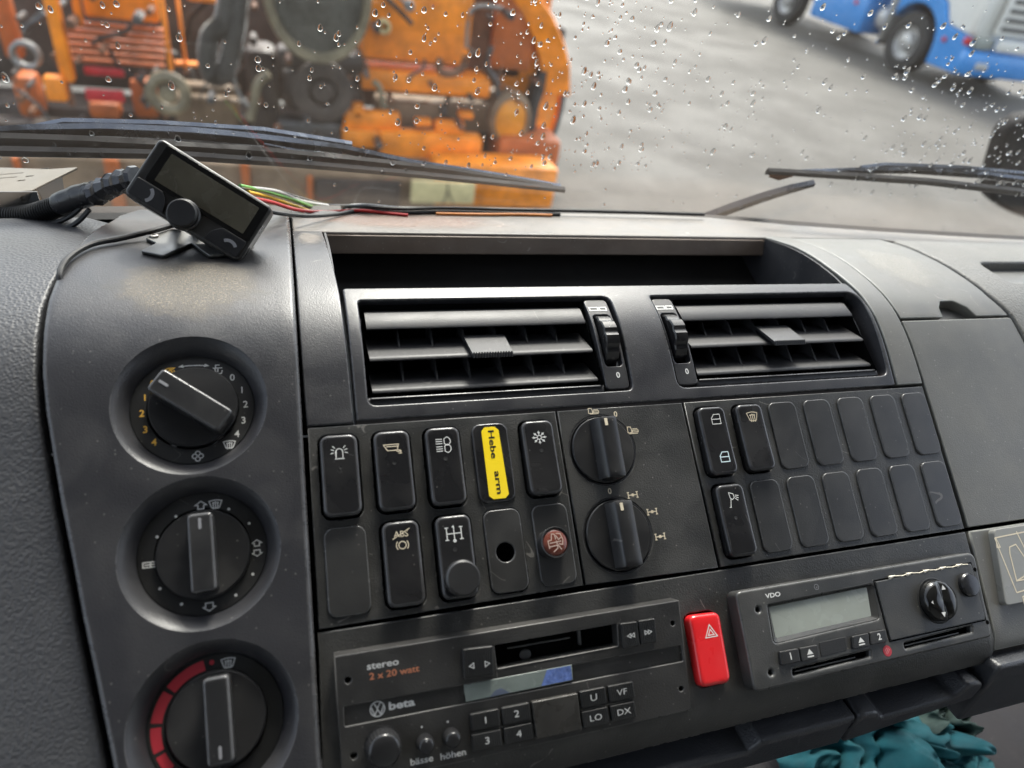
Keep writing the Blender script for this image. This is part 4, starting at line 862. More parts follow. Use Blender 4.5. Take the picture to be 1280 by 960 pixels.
# right panel
c_ = rt[0]; r_, hf = rocker(c_, 'rocker switch with two door symbols, top left of the right panel'); onrock(r_, hf, 'door', 1.6, 12.8, 7.4, 6.6, c_, whitep); onrock(r_, hf, 'door', 1.6, -10.5, 7.4, 6.6, c_, mat('bluish_print', (.55, .68, .72), .5), .5); c2 = c_
c_ = rt[1]; r_, hf = rocker(c_, 'rocker switch with a beige heated windscreen symbol'); onrock(r_, hf, 'screen', .8, 12.6, 7.6, 6.6, c_, beigep)
c_ = rb[0]; r_, hf = rocker(c_, 'rocker switch with a work lamp symbol, lower left of the right panel'); onrock(r_, hf, 'lamp', .6, 11.8, 8, 9, c_, whitep); led(r_, hf, c_[0] - .6, c_[1] + 1)
ordn = ['first', 'second', 'third', 'fourth', 'fifth']
for i in range(2, 7): blank(rt[i], f'{ordn[i-2]} blank cover from the left in the upper row of the right panel')
for i in range(1, 7): blank(rb[i], f'{"rightmost" if i == 6 else ordn[i-1]} blank cover{"" if i == 6 else " from the left"} in the lower row of the right panel')

# ------------------------------------------------------------------ selector knobs
def selector(cx, cy, R_, label):
    r_ = thing('selector_knob', label, 'knob', S(cx, cy, 0), 'round selector knobs')
    obj('collar', *lathe(cx, cy, [(R_ + .2, -6), (R_ + .2, .6), (R_ - .5, .7), (R_ - 1.1, -1.5)], 60), rubber, r_)
    k = obj('knob', *lathe(cx, cy, [(R_ - 1.3, -6), (R_ - 1.3, 1.7), (R_ - 1.8, 2.3), (0, 2.3)], 60), knobm, r_)
    hw, L_ = 6.0, R_ - 1.7
    # wedge grip: flat right flank, sloping left flank
    P = [(-hw - 1.2, 2.0), (-hw + 1.0, 9.6), (-hw + 2.8, 10.9), (hw - 1.0, 11.2), (hw, 10.4), (hw + .5, 2.0)]
    n_ = 24; V, F = [], []
    for i in range(n_ + 1):
        y = -L_ + 2 * L_ * i / n_; e = min(1, (1 - abs(y) / L_) * 10 + .0) ** .5
        for (x, h_) in P:
            lim = math.sqrt(max(0, L_ * L_ - y * y)); xx = max(-lim, min(lim, x)); V.append(S(cx + xx + 1.2, cy + y, 2.0 + (h_ - 2.0) * (.3 + .7 * e)))
    m_ = len(P)
    for i in range(n_):
        for k_ in range(m_ - 1): F.append((i * m_ + k_, i * m_ + k_ + 1, (i + 1) * m_ + k_ + 1, (i + 1) * m_ + k_))
    F.append(tuple(range(m_))); F.append(tuple(n_ * m_ + k_ for k_ in range(m_))[::-1])
    F = [f_[::-1] for f_ in F]
    obj('grip', V, F, knobm, k, angle=50)
    obj('pointer_mark', *slab(rrect(cx + .2, cy + L_ - 4.6, 1.8, 4.2, .3, 2), h=11.2, t=.4, b=.05), beigep, k)
    return r_
s1 = selector(166.6, 62.0, 20.4, 'upper round selector knob with its pointer up, beside vehicle symbols')
s2 = selector(167.0, 13.6, 20.7, 'lower round selector knob with axle symbols around it')
printed('printed_icon', icon('truck', 164.8, 85.0, 6.4, 4.6, .4, 1.0), beigep, s1); printed('printed_numeral', text('0', 178.4, 82.2, 4.6, 1.0, bold=.02), beigep, s1); printed('printed_icon', icon('truck', 187.6, 71.9, 6.6, 5.4, .45, 1.0), beigep, s1)
printed('printed_numeral', text('0', 166.3, 38.0, 4.6, 1.0, bold=.02), beigep, s2)
for p in ((180.0, 34.6), (190.2, 24.0), (192.3, 9.8)): printed('printed_icon', icon('truckaxle', *p, 6.6, 5.2, .55, 1.0), beigep, s2)

# ------------------------------------------------------------------ air vents
def vent(u0_, u1_, s0, s1_, wu0, wu1, label, wheelu):
    r_ = thing('air_vent', label, 'air vent', S((u0_ + u1_) / 2, s0, 0), 'air vents of the dashboard')
    hu0, hu1 = min(u0_, wu0), max(u1_, wu1)
    # inner box walls
    dep = -34
    def wall(P): return [S(*p) for p in P], [(0, 1, 2, 3)]
    G_ = join(wall([(u0_, s0, -1), (u0_, s1_, -1), (u0_ + 1, s1_ - 8, dep), (u0_ + 1, s0, dep)]), wall([(u1_, s0, -1), (u1_, s0, dep), (u1_ - 1, s1_ - 8, dep), (u1_, s1_, -1)]),
              wall([(u0_, s0, -1), (u0_, s0, dep), (u1_, s0, dep), (u1_, s0, -1)]), wall([(u0_, s1_, -1), (u1_, s1_, -1), (u1_, s1_ - 8, dep), (u0_, s1_ - 8, dep)]), wall([(u0_, s0, dep), (u0_, s1_ - 8, dep), (u1_, s1_ - 8, dep), (u1_, s0, dep)]))
    obj('duct', *G_, darkbk, r_, smooth=False)
    # side cheeks and sill
    obj('sill', *slab([(u0_ - 1.5, s0 - 3.6), (u1_ + 1.5, s0 - 3.6), (u1_ + 1.5, s0 + 1.5), (u0_ - 1.5, s0 + 1.5)], h=-2.2, t=6, b=1.2, step=20), louv, r_)
    # louvres: front edge s, blade tilts back and up
    for fs, fh, ln, up in ((145.5, -3.2, 17, 17), (124.5, -3.6, 18, 17.5), (105.5, -4.2, 18, 16)):
        a = S3(0, fs, fh); bx = (a[1] + up, a[2] - ln * .86)
        prof_ = [(a[1] - 1.2, a[2] - .4), (a[1] - .9, a[2] + .5), (a[1] + .4, a[2] + .6), (a[1] + 2, a[2] - .8), bx, (bx[0] - 2, bx[1] - .3)]
        if fs == 145.5: prof_ = [(a[1] - 1.2, a[2] - .4), (a[1] - .9, a[2] + .5), (a[1] + .4, a[2] + .6), (a[1] + 10, a[2] - 3.6), (a[1] + 15.5, a[2] - 9.5), (a[1] + 13.5, a[2] - 10)]
        V, F = [], []; e0, e1 = u0_ + 1.2, u1_ - 1.2; n_ = len(prof_)
        for uu in (e0, e1):
            for p in prof_: V.append(PF(uu, *p))
        for k in range(n_): F.append((k, (k + 1) % n_, n_ + (k + 1) % n_, n_ + k))
        F.append(tuple(range(n_))[::-1]); F.append(tuple(range(n_, 2 * n_)))
        obj('louvre', V, F, louv, r_, angle=50)
    n_ = 7
    for i in range(1, n_):
        uu = u0_ + (u1_ - u0_) * i / n_
        V = [PF(uu + dx, v_, h_) for dx in (-.5, .5) for v_, h_ in ((s0 + 1, -34), (s0 + 1, -20), (s0 + 6, -9), (s1_ - 18, -14), (s1_ - 8, -24), (s1_ - 8, -34))]
        F = [tuple(range(6)), tuple(range(6, 12))[::-1]] + [(k, (k + 1) % 6, 6 + (k + 1) % 6, 6 + k) for k in range(6)]
        obj('fin', V, F, louv, r_, smooth=False)
    uc = (u0_ + u1_) / 2 + 2
    tb_ = [(uc - 12.5, 139.5, -12), (uc + 12.5, 139.5, -12), (uc + 12, 122.8, 2.6), (uc - 12, 122.8, 2.6)]
    V = [PF(*p) for p in tb_] + [PF(p[0], p[1] - 2.2, p[2] - .6) for p in tb_]
    tabo = obj('direction_tab', V, [(0, 1, 2, 3)[::-1], (4, 5, 6, 7), (3, 2, 6, 7)[::-1], (0, 3, 7, 4)[::-1], (1, 5, 6, 2)[::-1]], louv, r_, smooth=False)
    ks = [tube([PF(uc - 12 + 24 * (k + .5) / 15, 123.4, 2.7), PF(uc - 12 + 24 * (k + .5) / 15, 120.2, 2.2)], .00055, 6) for k in range(15)]
    obj('knurled_edge', *join(*ks), louv, tabo)
    # wheel plate
    wp = roundpoly([(wu0, 98.2), (wu1, 98.2), (wu1, 163), (wu0, 163)], 3)
    wc = (wu0 + wu1) / 2 + wheelu
    obj('wheel_plate', *slab(wp, [rrect(wc, 131, 11.6, 37, 2.5)], h=-1.0, t=6, b=.6, step=5), louv, r_)
    Rw = 24; V, F = [], []; nseg = 72; cc = S3(0, 131, -1)
    for k in range(nseg):
        a = 2 * math.pi * k / nseg; rr = Rw - (1.0 if (k // 2) % 3 == 2 else 0)
        for uu, r2_ in ((wc - 4.6, rr - 1), (wc - 4, rr), (wc + 4, rr), (wc + 4.6, rr - 1)):
            V.append(PF(uu, cc[1] + r2_ * math.cos(a) * .82, cc[2] - Rw + 7.2 + r2_ * math.sin(a)))
    for k in range(nseg):
        for j in range(3): F.append((k * 4 + j, k * 4 + j + 1, ((k + 1) % nseg) * 4 + j + 1, ((k + 1) % nseg) * 4 + j)[::-1])
    F.append(tuple(k * 4 for k in range(nseg))); F.append(tuple(k * 4 + 3 for k in range(nseg))[::-1])
    obj('thumbwheel', V, F, rock, r_, angle=30)
    ic = ribbon([loop([(wc - 6.2, 155.6), (wc - .6, 155.6), (wc - .6, 152.9), (wc - 6.2, 152.9)]), loop([(wc + .6, 155.6), (wc + 5.2, 155.6), (wc + 5.2, 152.9), (wc + .6, 152.9)])], .8, -.85)
    printed('printed_icon', ic, whitep, r_); printed('printed_numeral', text('0', wc + 1.2, 106.6, 5, -.85, bold=.02), whitep, r_)
vent(38.6, 174.5, 100.4, 161.5, 176.5, 192, 'left air vent of the dashboard, its ribbed wheel on the right', 0.2)
vent(240.6, 379.5, 100.4, 161.5, 224.8, 239, 'right air vent of the dashboard, its ribbed wheel on the left', -0.2)

# ------------------------------------------------------------------ car radio
RT = math.atan(9 / 55)
def Rm(u, y, h_=0):                                # u mm, y mm up the faceplate from its bottom edge, h out
    return PF(u, -80 + y * math.cos(RT) - h_ * math.sin(RT), 2 + y * math.sin(RT) + h_ * math.cos(RT))
def rq(u8, v8):                                    # measured at h = 8 -> faceplate coordinates
    y = v8 + 80
    for _ in range(5):
        hh = 2 + y * math.sin(RT); k = (D - hh) / (D - 8); y = (v8 * k + 80) / math.cos(RT)
    return u8 * k, y
rd_ = thing('car_radio', 'black beta cassette radio with knobs, preset buttons and a narrow display', 'radio', Rm(100, 0, -6))
def bx4(a, b_, c_, d_): return [rq(*p) for p in (a, b_, c_, d_)]
TL, TR, BR, BLc = rq(10.8, -24.9), rq(192.6, -25.1), rq(187.8, -79.4), rq(10.8, -80.2)
slot_ = bx4((87.3, -42.7), (152.9, -42.4), (154.2, -31.6), (87.3, -31.9))
obj('faceplate', *slab([BLc, BR, TR, TL], [roundpoly(slot_, .6, 2), roundpoly([rq(13.4, -55.4), rq(188.4, -55.6), rq(189.0, -47.6), rq(13.6, -47.1)], .8, 2), circ(*rq(16.2, -36.1), 1.5, 16), circ(*rq(16.5, -68.1), 1.5, 16), circ(*rq(186.4, -36.1), 1.4, 16), circ(*rq(184.2, -68.5), 1.4, 16)], h=0, t=9, b=.5, M=Rm), radiom, rd_)
obj('cassette_bay', *slab([(12, 1), (184, 1), (184, 54), (12, 54)], h=-7, t=2, b=.2, M=Rm), darkbk, rd_)
obj('cassette_guide', *join(slab(rrect(*rq(112, -35.5), 34, .7, .2, 2), h=-4.5, t=1, b=.1, M=Rm), slab(rrect(*rq(104, -40), 6, 5, 2.4, 3), h=-5, t=1, b=.4, M=Rm), slab(rrect(*rq(134, -36), 1.2, 8, .4, 2), h=-4, t=2, b=.1, M=Rm)), steel_d, rd_)
obj('slot_frame', *ribbon([[rq(86.4, -43.6), rq(153.4, -43.2)]], .8, .05, Rm), knobm, rd_)
# recessed stripe: a darker shelf across
obj('display_shelf', *slab([rq(12.4, -56.4), rq(189.4, -56.6), rq(190.0, -46.6), rq(12.6, -46.1)], h=-1.3, t=1.3, b=.2, M=Rm), radiom, rd_)
ld = obj('display', *slab([rq(69.9, -54.9), rq(125.6, -54.4), rq(126.0, -47.0), rq(70.0, -47.3)], h=.15, t=1.6, b=.3, M=Rm), lcdr, rd_)
obj('blue_film', *slab([rq(108.5, -54.2), rq(125, -54.0), rq(125.3, -47.4), rq(112.5, -47.4)], h=.22, t=.1, b=.03, M=Rm), lcdb, ld)
obj('blue_film', *slab([rq(82, -54.6), rq(92, -54.4), rq(88, -51.6), rq(85, -52.2)], h=.22, t=.1, b=.03, M=Rm), mat('slate_film', (.10, .12, .17), .3), ld)
def rbtn(name, q, hh=2.0, m_=btnm, rib=True, rr=.8, par=None):
    P = [rq(*p) for p in q]; o = obj(name, *slab(roundpoly(P, rr, 3), h=hh, t=hh + .5, b=.5, M=Rm), m_, par or rd_)
    if rib:
        A, B, C_, D_ = [Vector(p) for p in P]; Ls = []; n_ = max(5, int((B - A).length / 1.0))
        for k in range(1, n_):
            f_ = k / n_; p, q2 = A.lerp(B, f_), D_.lerp(C_, f_); Ls.append([tuple(p.lerp(q2, .08)), tuple(p.lerp(q2, .92))])
        V, F = [], []
        for l_ in Ls:
            (xa, ya), (xb, yb) = l_; k = len(V)
            V += [Rm(xa - .22, ya, hh - .05), Rm(xa, ya, hh + .22), Rm(xa + .22, ya, hh - .05), Rm(xb - .22, yb, hh - .05), Rm(xb, yb, hh + .22), Rm(xb + .22, yb, hh - .05)]
            F += [(k, k + 3, k + 4, k + 1)[::-1], (k + 1, k + 4, k + 5, k + 2)[::-1]]
        obj('rib', V, F, m_, o, smooth=False)
    return o
def rtxt(s_, u8, v8, sz, m_=whitep, h_=2.35, name='printed_lettering', **k): x, y = rq(u8, v8); return printed(name, text(s_, x, y, sz, h_, M=Rm, **k), m_, rd_)
def ric(n_, u8, v8, w_, hh_, m_=whitep, h_=2.35, lw=.4): x, y = rq(u8, v8); return printed('printed_icon', icon(n_, x, y, w_, hh_, lw, h_, Rm), m_, rd_)
rbtn('tape_direction_button', [(70.0, -44.0), (84.8, -44.7), (86.0, -31.4), (70.6, -30.6)], 2.6); ric('tri_l', 74.2, -38.6, 3, 3, h_=2.95); ric('tri_r', 82, -38.8, 3, 3, h_=2.95)
rbtn('rewind_button', [(154.6, -43.8), (164.0, -43.4), (164.8, -31.5), (155.0, -31.2)], 2.6); rbtn('forward_button', [(164.8, -43.4), (174.2, -43.2), (175.2, -31.5), (165.6, -31.4)], 2.6); ric('rew', 159.8, -37.7, 4.2, 3.4, h_=2.95); ric('fwd', 169.7, -37.5, 4.2, 3.4, h_=2.95)
for (a, b_, c_, d_, t_) in ((71.0, 85.2, -60.0, -67.6, '1'), (86.6, 100.7, -60.0, -67.6, '2'), (70.6, 85.0, -69.0, -76.3, '3'), (86.4, 100.7, -69.0, -76.3, '4'), (127.2, 141.2, -59.7, -67.4, 'U'), (142.8, 156.9, -59.8, -67.4, 'VF'), (126.6, 140.8, -69.0, -76.4, 'LO'), (142.2, 155.9, -69.0, -76.4, 'DX')):
    rbtn('preset_button', [(a, d_), (b_, d_), (b_, c_), (a, c_)]); rtxt(t_, (a + b_) / 2, (c_ + d_) / 2, 4.6 if len(t_) == 1 else 4.2, wx=1.3)
rbtn('rocker_pad', [(102.0, -76.6), (125.4, -76.6), (126.0, -60.0), (101.9, -59.9)], 2.6, mat('centre_pad', (.036, .034, .031), .3, vary=.4, vscale=50), False, .6)
for a, b_ in ((71, 100.8), (127, 156.6)): obj('button_divider', *ribbon([[rq(a, -68.3), rq(b_, -68.2)]], .55, 1.4, Rm), radiom, rd_)
rtxt('stereo', 32.6, -31.7, 4.4, whitep, .1, wx=1.3, bold=.015); rtxt('2 x 20 watt', 37.6, -36.3, 4.2, rustp, .1, wx=1.2, bold=.015); rtxt('beta', 39.8, -50.9, 4.9, whitep, -1.2, wx=1.45, bold=.03)
rtxt('bässe', 46.6, -75.7, 4.2, whitep, .1, wx=1.2, bold=.015); rtxt('höhen', 61.4, -76.1, 4.2, whitep, .1, wx=1.2, bold=.015)
x, y = rq(28.6, -50.9)
printed('emblem', ribbon([loop(arc(x, y, 3.3, 0, 345, 23)), [(x - 1.5, y + 2.7), (x - .05, y + .25), (x + 1.5, y + 2.7)], [(x - 2.9, y + 1.2), (x - 1.35, y - 2.5), (x, y - .2), (x + 1.35, y - 2.5), (x + 2.9, y + 1.2)]], .5, -1.2, Rm), whitep, rd_)
def rknob(u8, v8, R_, h_, name, mark):
    x, y = rq(u8, v8); x -= h_ * .0; k = obj(name, *lathe(x, y, [(R_ * 1.06, 0), (R_ * 1.05, .35), (R_, .4)], 60, Rm), rubber, rd_)
    k = obj(name, *lathe(x, y, [(R_, 0), (R_ * .97, h_ * .75), (R_ * .9, h_ * .92)], 60, Rm, ridges=1, rd=R_ * .035), knobm, rd_, angle=25)
    obj('knob_cap', *lathe(x, y, [(R_ * .9, h_ * .92), (R_ * .86, h_ * .99), (R_ * .74, h_ * 1.05), (R_ * .5, h_ * 1.10), (R_ * .25, h_ * 1.125), (0, h_ * 1.13)], 40, Rm), mat('knob_cap', (.018, .018, .019), .16, vary=.1), k)
    if mark: printed('pointer_mark', ribbon([[(x, y + R_ * .25), (x, y + R_ * .75)]], .6, h_ * 1.07 + .1, Rm), whitep, k)
rknob(29.6, -66.0, 8.1, 8.5, 'volume_knob', 0); rknob(48.6, -68.2, 4.0, 6.5, 'bass_knob', 1); rknob(61.1, -68.0, 4.0, 6.5, 'treble_knob', 0)
for p in ((48, -61.8), (60.4, -61.8), (20.6, -75)): q = rq(*p); printed('printed_dot', ribbon([loop(arc(q[0], q[1], .25, 0, 300, 6))], .5, .1, Rm), whitep, rd_)

# ------------------------------------------------------------------ hazard switch
hzs = thing('hazard_switch', 'red hazard warning switch with a white triangle between radio and tachograph', 'switch', S(207, -52, 0))
hf = lambda a, b_: 6.2 - .4 * (b_ + 52) / 20
obj('rocker', *slab(roundpoly([(196.8, -70.6), (215.6, -70.8), (217.4, -34.6), (198.0, -33.9)], 4.2, 5), h=6, t=10, b=2.2, step=3, hf=hf, seg=4), redpl, hzs, angle=60)
printed('printed_icon', ribbon([[(209.0 + x * 7.4, -43.6 + y * 7.0) for x, y in ln] for ln in IC['hazard']], .5, 0, lambda x, y, h_: S(x, y, hf(x, y) + .08 + h_)), whitep, hzs)

# ------------------------------------------------------------------ tachograph (features measured 10 mm proud of the panel)
HT = 10
T = lambda x, y, h_=0: PF(x, y, HT + h_)
tg = thing('tachograph', 'VDO tachograph with a grey display, keys and a round rocker knob', 'tachograph', PF(312, -52, 0))
body = roundpoly([(226.0, -77.4), (397.2, -75.2), (403.4, -25.0), (227.0, -25.4)], [4, 3, 6, 4], 5)
lcdo = roundpoly([(244.6, -55.2), (318.4, -53.0), (320.4, -34.0), (246.0, -35.6)], [2.5, 2, 3, .6], 3)
s_l = roundpoly([(252.0, -73.2), (305.2, -71.8), (305.9, -68.6), (252.4, -70.2)], .6, 2); s_r = roundpoly([(331.0, -71.6), (382.8, -70.2), (383.7, -66.8), (331.0, -68.8)], .6, 2)
hl4 = [circ(*p, 1.5, 14) for p in ((239.1, -36.6), (237.7, -69.4), (400.2, -34.4), (398.4, -66.2))]
obj('housing', *slab(body, [lcdo, s_l, s_r] + [circ(*p, 1.45, 14) for p in ((239.1, -36.6), (238.4, -69.4))], h=0, t=11, b=1.6, M=T, seg=4), tachom, tg)
obj('screw_hole', *lathe(399.4, -35.4, [(1.3, .04), (0, .04)], 14, T), darkbk, tg); obj('screw_hole', *lathe(396.6, -66.6, [(1.3, .04), (0, .04)], 14, T), darkbk, tg)
obj('housing_core', *slab([(228, -75), (395, -73), (400, -27), (229, -27)], h=-4, t=2, b=.2, M=T), darkbk, tg)
# lcd sunk with sloping bezel
ins = [(247.2, -53.0), (314.4, -51.0), (316.4, -34.9), (247.4, -36.4)]
A_ = roundpoly([(244.6, -55.2), (318.4, -53.0), (320.4, -34.0), (246.0, -35.6)], [2.5, 2, 3, .6], 3); B_ = roundpoly(ins, [1, .8, .8, .6], 3)
V = [T(*p, -.4) for p in A_] + [T(*p, -1.8) for p in B_]; n_ = len(A_); F = [(i, (i + 1) % n_, n_ + (i + 1) % n_, n_ + i) for i in range(n_)]
obj('display_bezel', V, F, tachom, tg); obj('display', *slab(ccw(B_), h=-1.75, t=.5, b=.05, M=T), lcdm, tg)
dw = obj('drawer', *slab(roundpoly([(321.4, -65.4), (395.0, -64.4), (397.0, -31.6), (321.6, -32.6)], [.6, 2, 2, .6], 3), h=1.0, t=1.4, b=.4, M=T), tachom, tg)
obj('drawer_gap', *ribbon([loop([(320.8, -66.1), (395.8, -65.1), (397.8, -31.0), (321.0, -31.9)])], .7, .05, T), darkbk, tg)
obj('torn_paper', *join(*[tube([T(332 + i * 4.4, -31.6 + .35 * math.sin(i * 2.1), .8), T(336.6 + i * 4.4, -31.3 + .4 * math.sin(i * 2.1 + 2), 1.1)], [.0004 if i % 3 else .0011, .0003], 5) for i in range(14)]), wood, tg)
# oval rocker knob
ck = (361.2, -48.8)
obj('rocker_recess', *lathe(*ck, [(13.4, 1.02), (12.8, 1.3), (12.2, .9)], 44, T), rubber, tg)
V, F = [], []; n_ = 40; rings = []
for (rr, hh) in ((12.1, .9), (11.9, 4.0), (10.8, 6.2), (8, 7.4), (4, 7.7), (0.01, 7.8)):
    ring = []
    for k in range(n_):
        a = 2 * math.pi * k / n_; x, y = rr * math.cos(a), rr * math.sin(a); ring.append(len(V)); V.append(T(ck[0] + x, ck[1] + y, hh + (-2.0 * max(0, 1 - abs(x - 1) / 3.2) if hh > 4.5 else 0)))
    rings.append(ring)
for A, B in zip(rings, rings[1:]):
    for k in range(n_): F.append((A[k], A[(k + 1) % n_], B[(k + 1) % n_], B[k]))
rk = obj('rocker_knob', V, F, mat('gloss_black', (.010, .010, .010), .14, vary=.1), tg, angle=60)
for p, n_ in (((362.4, -41.4), 'up'), ((357.4, -56.2), 'down')):
    sg = 1 if n_ == 'up' else -1; P = [(p[0] - 1.6, p[1] - 1.3 * sg), (p[0] + 1.6, p[1] - 1.3 * sg), (p[0], p[1] + 1.5 * sg)]; obj('printed_icon', [T(*q, 7.9) for q in P], [(0, 1, 2)], whitep, rk, smooth=False)
printed('printed_icon', ribbon([[(351.6, -48.6), (355.8, -48.4)], [(351.6, -48.6), (353, -47.8)], [(351.6, -48.6), (353, -49.6)]], .4, 7.2, T), whitep, rk)
obj('round_button', *lathe(388.9, -43.3, [(7.9, .5), (7.9, .9), (7.2, 1.0), (7.0, 2.8), (6.2, 3.7), (3, 4.2), (0, 4.3)], 40, T), rock, tg)
for q, t_ in (([(244.6, -66.6), (257.2, -66.5), (257.6, -59.7), (245.3, -59.6)], '1'), ([(258.2, -66.8), (269.8, -66.8), (270.6, -59.9), (258.6, -59.8)], 'e'), ([(293.4, -66.0), (305.1, -66.0), (306.4, -59.1), (294.8, -59.2)], 'e'), ([(306.1, -65.6), (318.1, -65.6), (319.0, -59.0), (307.5, -58.9)], '2')):
    kb = obj('key', *slab(roundpoly(q, .9, 3), h=1.8, t=2.2, b=.5, M=T), btnm, tg); cx_, cy_ = np.mean(q, 0)
    if t_ == 'e':
        obj('printed_icon', [T(cx_ - 2.1, cy_ - .6, 1.9), T(cx_ + 2.1, cy_ - .6, 1.9), T(cx_, cy_ + 2.2, 1.9)], [(0, 1, 2)], whitep, kb, smooth=False); printed('printed_icon', ribbon([[(cx_ - 2.1, cy_ - 1.7), (cx_ + 2.1, cy_ - 1.7)]], .7, 1.9, T), whitep, kb)
    else: printed('printed_numeral', text(t_, cx_ + .4, cy_, 5.0, 1.92, M=T, bold=.02), whitep, kb)
obj('label_recess', *slab(roundpoly([(272.2, -66.6), (290.2, -66.0), (291.4, -59.0), (273.0, -59.2)], .8, 3), h=.25, t=.4, b=.15, M=T), dialm, tg)
printed('printed_lettering', text('VDO', 250.4, -30.4, 3.4, .06, M=T, wx=1.35, bold=.02), whitep, tg); printed('printed_icon', ribbon([loop(arc(280.3, -29.9, 1.6, 0, 300, 5)), [(280, -30.6), (281, -29.4)]], .3, .06, T), greyp, tg)
sl_ = obj('seal_sticker', *lathe(317.6, -70.7, [(3.0, .02), (3.0, .12), (0, .14)], 26, T, ), redp, tg); printed('printed_icon', ribbon([[(316.2, -72), (318.6, -69.4)], [(317, -72.4), (319.4, -70)], [(315.8, -70.6), (317.6, -69)]], .25, .18, T), mat('pink_print', (.6, .3, .3), .6), sl_)
for s_, x in ((s_l, 278), (s_r, 356)):
    obj('slot_tongue', *slab([(x - 24, -71.9 + (0 if x < 300 else 1.4)), (x + 18, -71.2 + (0 if x < 300 else 1.4)), (x + 18, -70.5 + (0 if x < 300 else 1.4)), (x - 24, -71.2 + (0 if x < 300 else 1.4))], h=-1.4, t=1, b=.1, M=T), tachom, tg)

# ------------------------------------------------------------------ silver diagram plate at the right edge
st = thing('diagram_plate', 'silver plate with a beige outline drawing of a truck, right edge', 'label plate', S(460, -36, .6))
obj('plate', *slab(roundpoly([(421.0, -60.4), (530, -60.4), (530, -13.8), (430.4, -13.8)], 3), h=5, t=4.9, b=.6), stickm, st)
hs_ = 5.1; a_ = lambda L_: [[(430 + x, -37 + y) for x, y in l_] for l_ in L_]
dr = a_([[(-1, 18), (60, 20)], [(-1, 18), (3, -17)], [(-1.5, 12), (0, 18), (1.2, 12), (-1.5, 12)], loop([(6, -10), (7.5, 7), (9, 11), (15, 12), (19, 3), (20, -3), (14, -8)]), [(6, -10), (14, -10)], loop(arc(20, -13, 6, 0, 340, 14, 5)), arc(20, -12.5, 8, 150, 30, 8), [(19, 20), (22, 6), (28, -2)], [(3, -17), (60, -12)], loop([(6, -27), (6.8, -20), (24, -18), (24, -25.5)]), [(27, -9), (60, -7)]])
printed('printed_drawing', ribbon(dr, .8, hs_), mat('cream_print', (.62, .54, .40), .6), st); obj('printed_block', *slab([(456, -41), (480, -40), (480, -36), (457, -36.5)], h=5.12, t=.1, b=.02), beigep, st)

# ------------------------------------------------------------------ cloths below the dash, right
def cloth(name, label, P, m_, seed, amp=.02):
    c0 = sum((Vector(p) for p in P), Vector()) / len(P); V, F = [], []; n_ = 90; q = [Vector(p) for p in P]
    for i in range(n_ + 1):
        for j in range(n_ + 1):
            a, b_ = i / n_, j / n_; p = (q[0] * (1 - a) + q[1] * a) * (1 - b_) + (q[3] * (1 - a) + q[2] * a) * b_
            nv = Vector((a * 2.6 + seed, b_ * 2.6, seed)); w1 = noise.noise(nv); r_ = noise.noise(nv * 1.9 + Vector((w1 * 2.2, w1 * 1.4, 5))); r_ = r_ / (.18 + abs(r_)) * .5; z = w1 * amp * 1.5 + r_ * amp * 1.1 + noise.noise(nv * 4.5) * amp * .16
            d_ = min(a, 1 - a, b_, 1 - b_); z -= max(0, .12 - d_) * .3; V.append(p + Vector((noise.noise(nv * 2 + Vector((9, 0, 0))) * .012, -z * .6, z)))
    for i in range(n_):
        for j in range(n_): k = i * (n_ + 1) + j; F.append((k, k + n_ + 1, k + n_ + 2, k + 1))
    tagg(obj(name, V, F, m_, angle=80), label, 'cloth', 'clothes stuffed under the dashboard')
def low(px, py, v_):                               # point on the sloping shelf plane under the dash
    a = ray(px, py); k = (1.62 - v_ - CAM.z) / a.z; return CAM + a * k
cloth('crumpled_cloth', 'crumpled teal work cloth under the short drawer', [low(1005, 1010, 0), low(1130, 1010, 0), low(1160, 880, -.0), low(1010, 870, 0)], teal, 1.3)
cloth('crumpled_cloth', 'teal cloth bundle in the middle, below the grip notch', [low(1105, 1010, 0), low(1215, 1000, 0), low(1200, 890, -.03), low(1105, 885, -.03)], teal, 4.1, .03)
cloth('crumpled_cloth', 'flat folded teal cloth at the right end of the pile', [low(1160, 1020, .02), low(1268, 1010, .02), low(1248, 917, .02), low(1170, 928, .02)], teal, 7.7, .014)
cloth('crumpled_cloth', 'dark green cloth end hanging beside the drawer', [low(1150, 935, -.02), low(1215, 930, -.02), low(1212, 868, -.02), low(1165, 862, -.02)], greenc, 9.2, .02)
V, F = box(-.3, 1.34, -.25, .71, 1.50, 1.53); shf = obj('lower_shelf', V, F, mat('dark_floor_mat', (.022, .022, .024), .75, .4, 300, .1, spec=.2), dash)

# ------------------------------------------------------------------ handsfree display unit on its bracket
fwd = -ZW.normalized()
def camp(px, py, k): 
    c = Vector(((px - 640) / 865, -(py - 480) / 865, -1)) * k; return CAM + Vector((c.dot(XW), c.dot(YW), c.dot(ZW)))
TLd, TRd, BRd, BLd = camp(193, 172, .392), camp(334, 262, .408), camp(305, 326, .396), camp(159, 241, .380)
ex = ((TRd - TLd) + (BRd - BLd)).normalized(); ey0 = ((TLd - BLd) + (TRd - BRd)).normalized(); ez = ex.cross(ey0).normalized(); ey = ez.cross(ex)
tl_ = rad(17); ez, ey = ez * math.cos(tl_) - ey * math.sin(tl_), ey * math.cos(tl_) + ez * math.sin(tl_)
cd_ = (TLd + TRd + BRd + BLd) / 4; Wd = ((TRd - TLd).length + (BRd - BLd).length) * 500; Hd = ((TLd - BLd).length + (TRd - BRd).length) * 500 / math.cos(tl_) * .99
DM = lambda x, y, h_=0: cd_ + (ex * x + ey * y + ez * h_) * .001
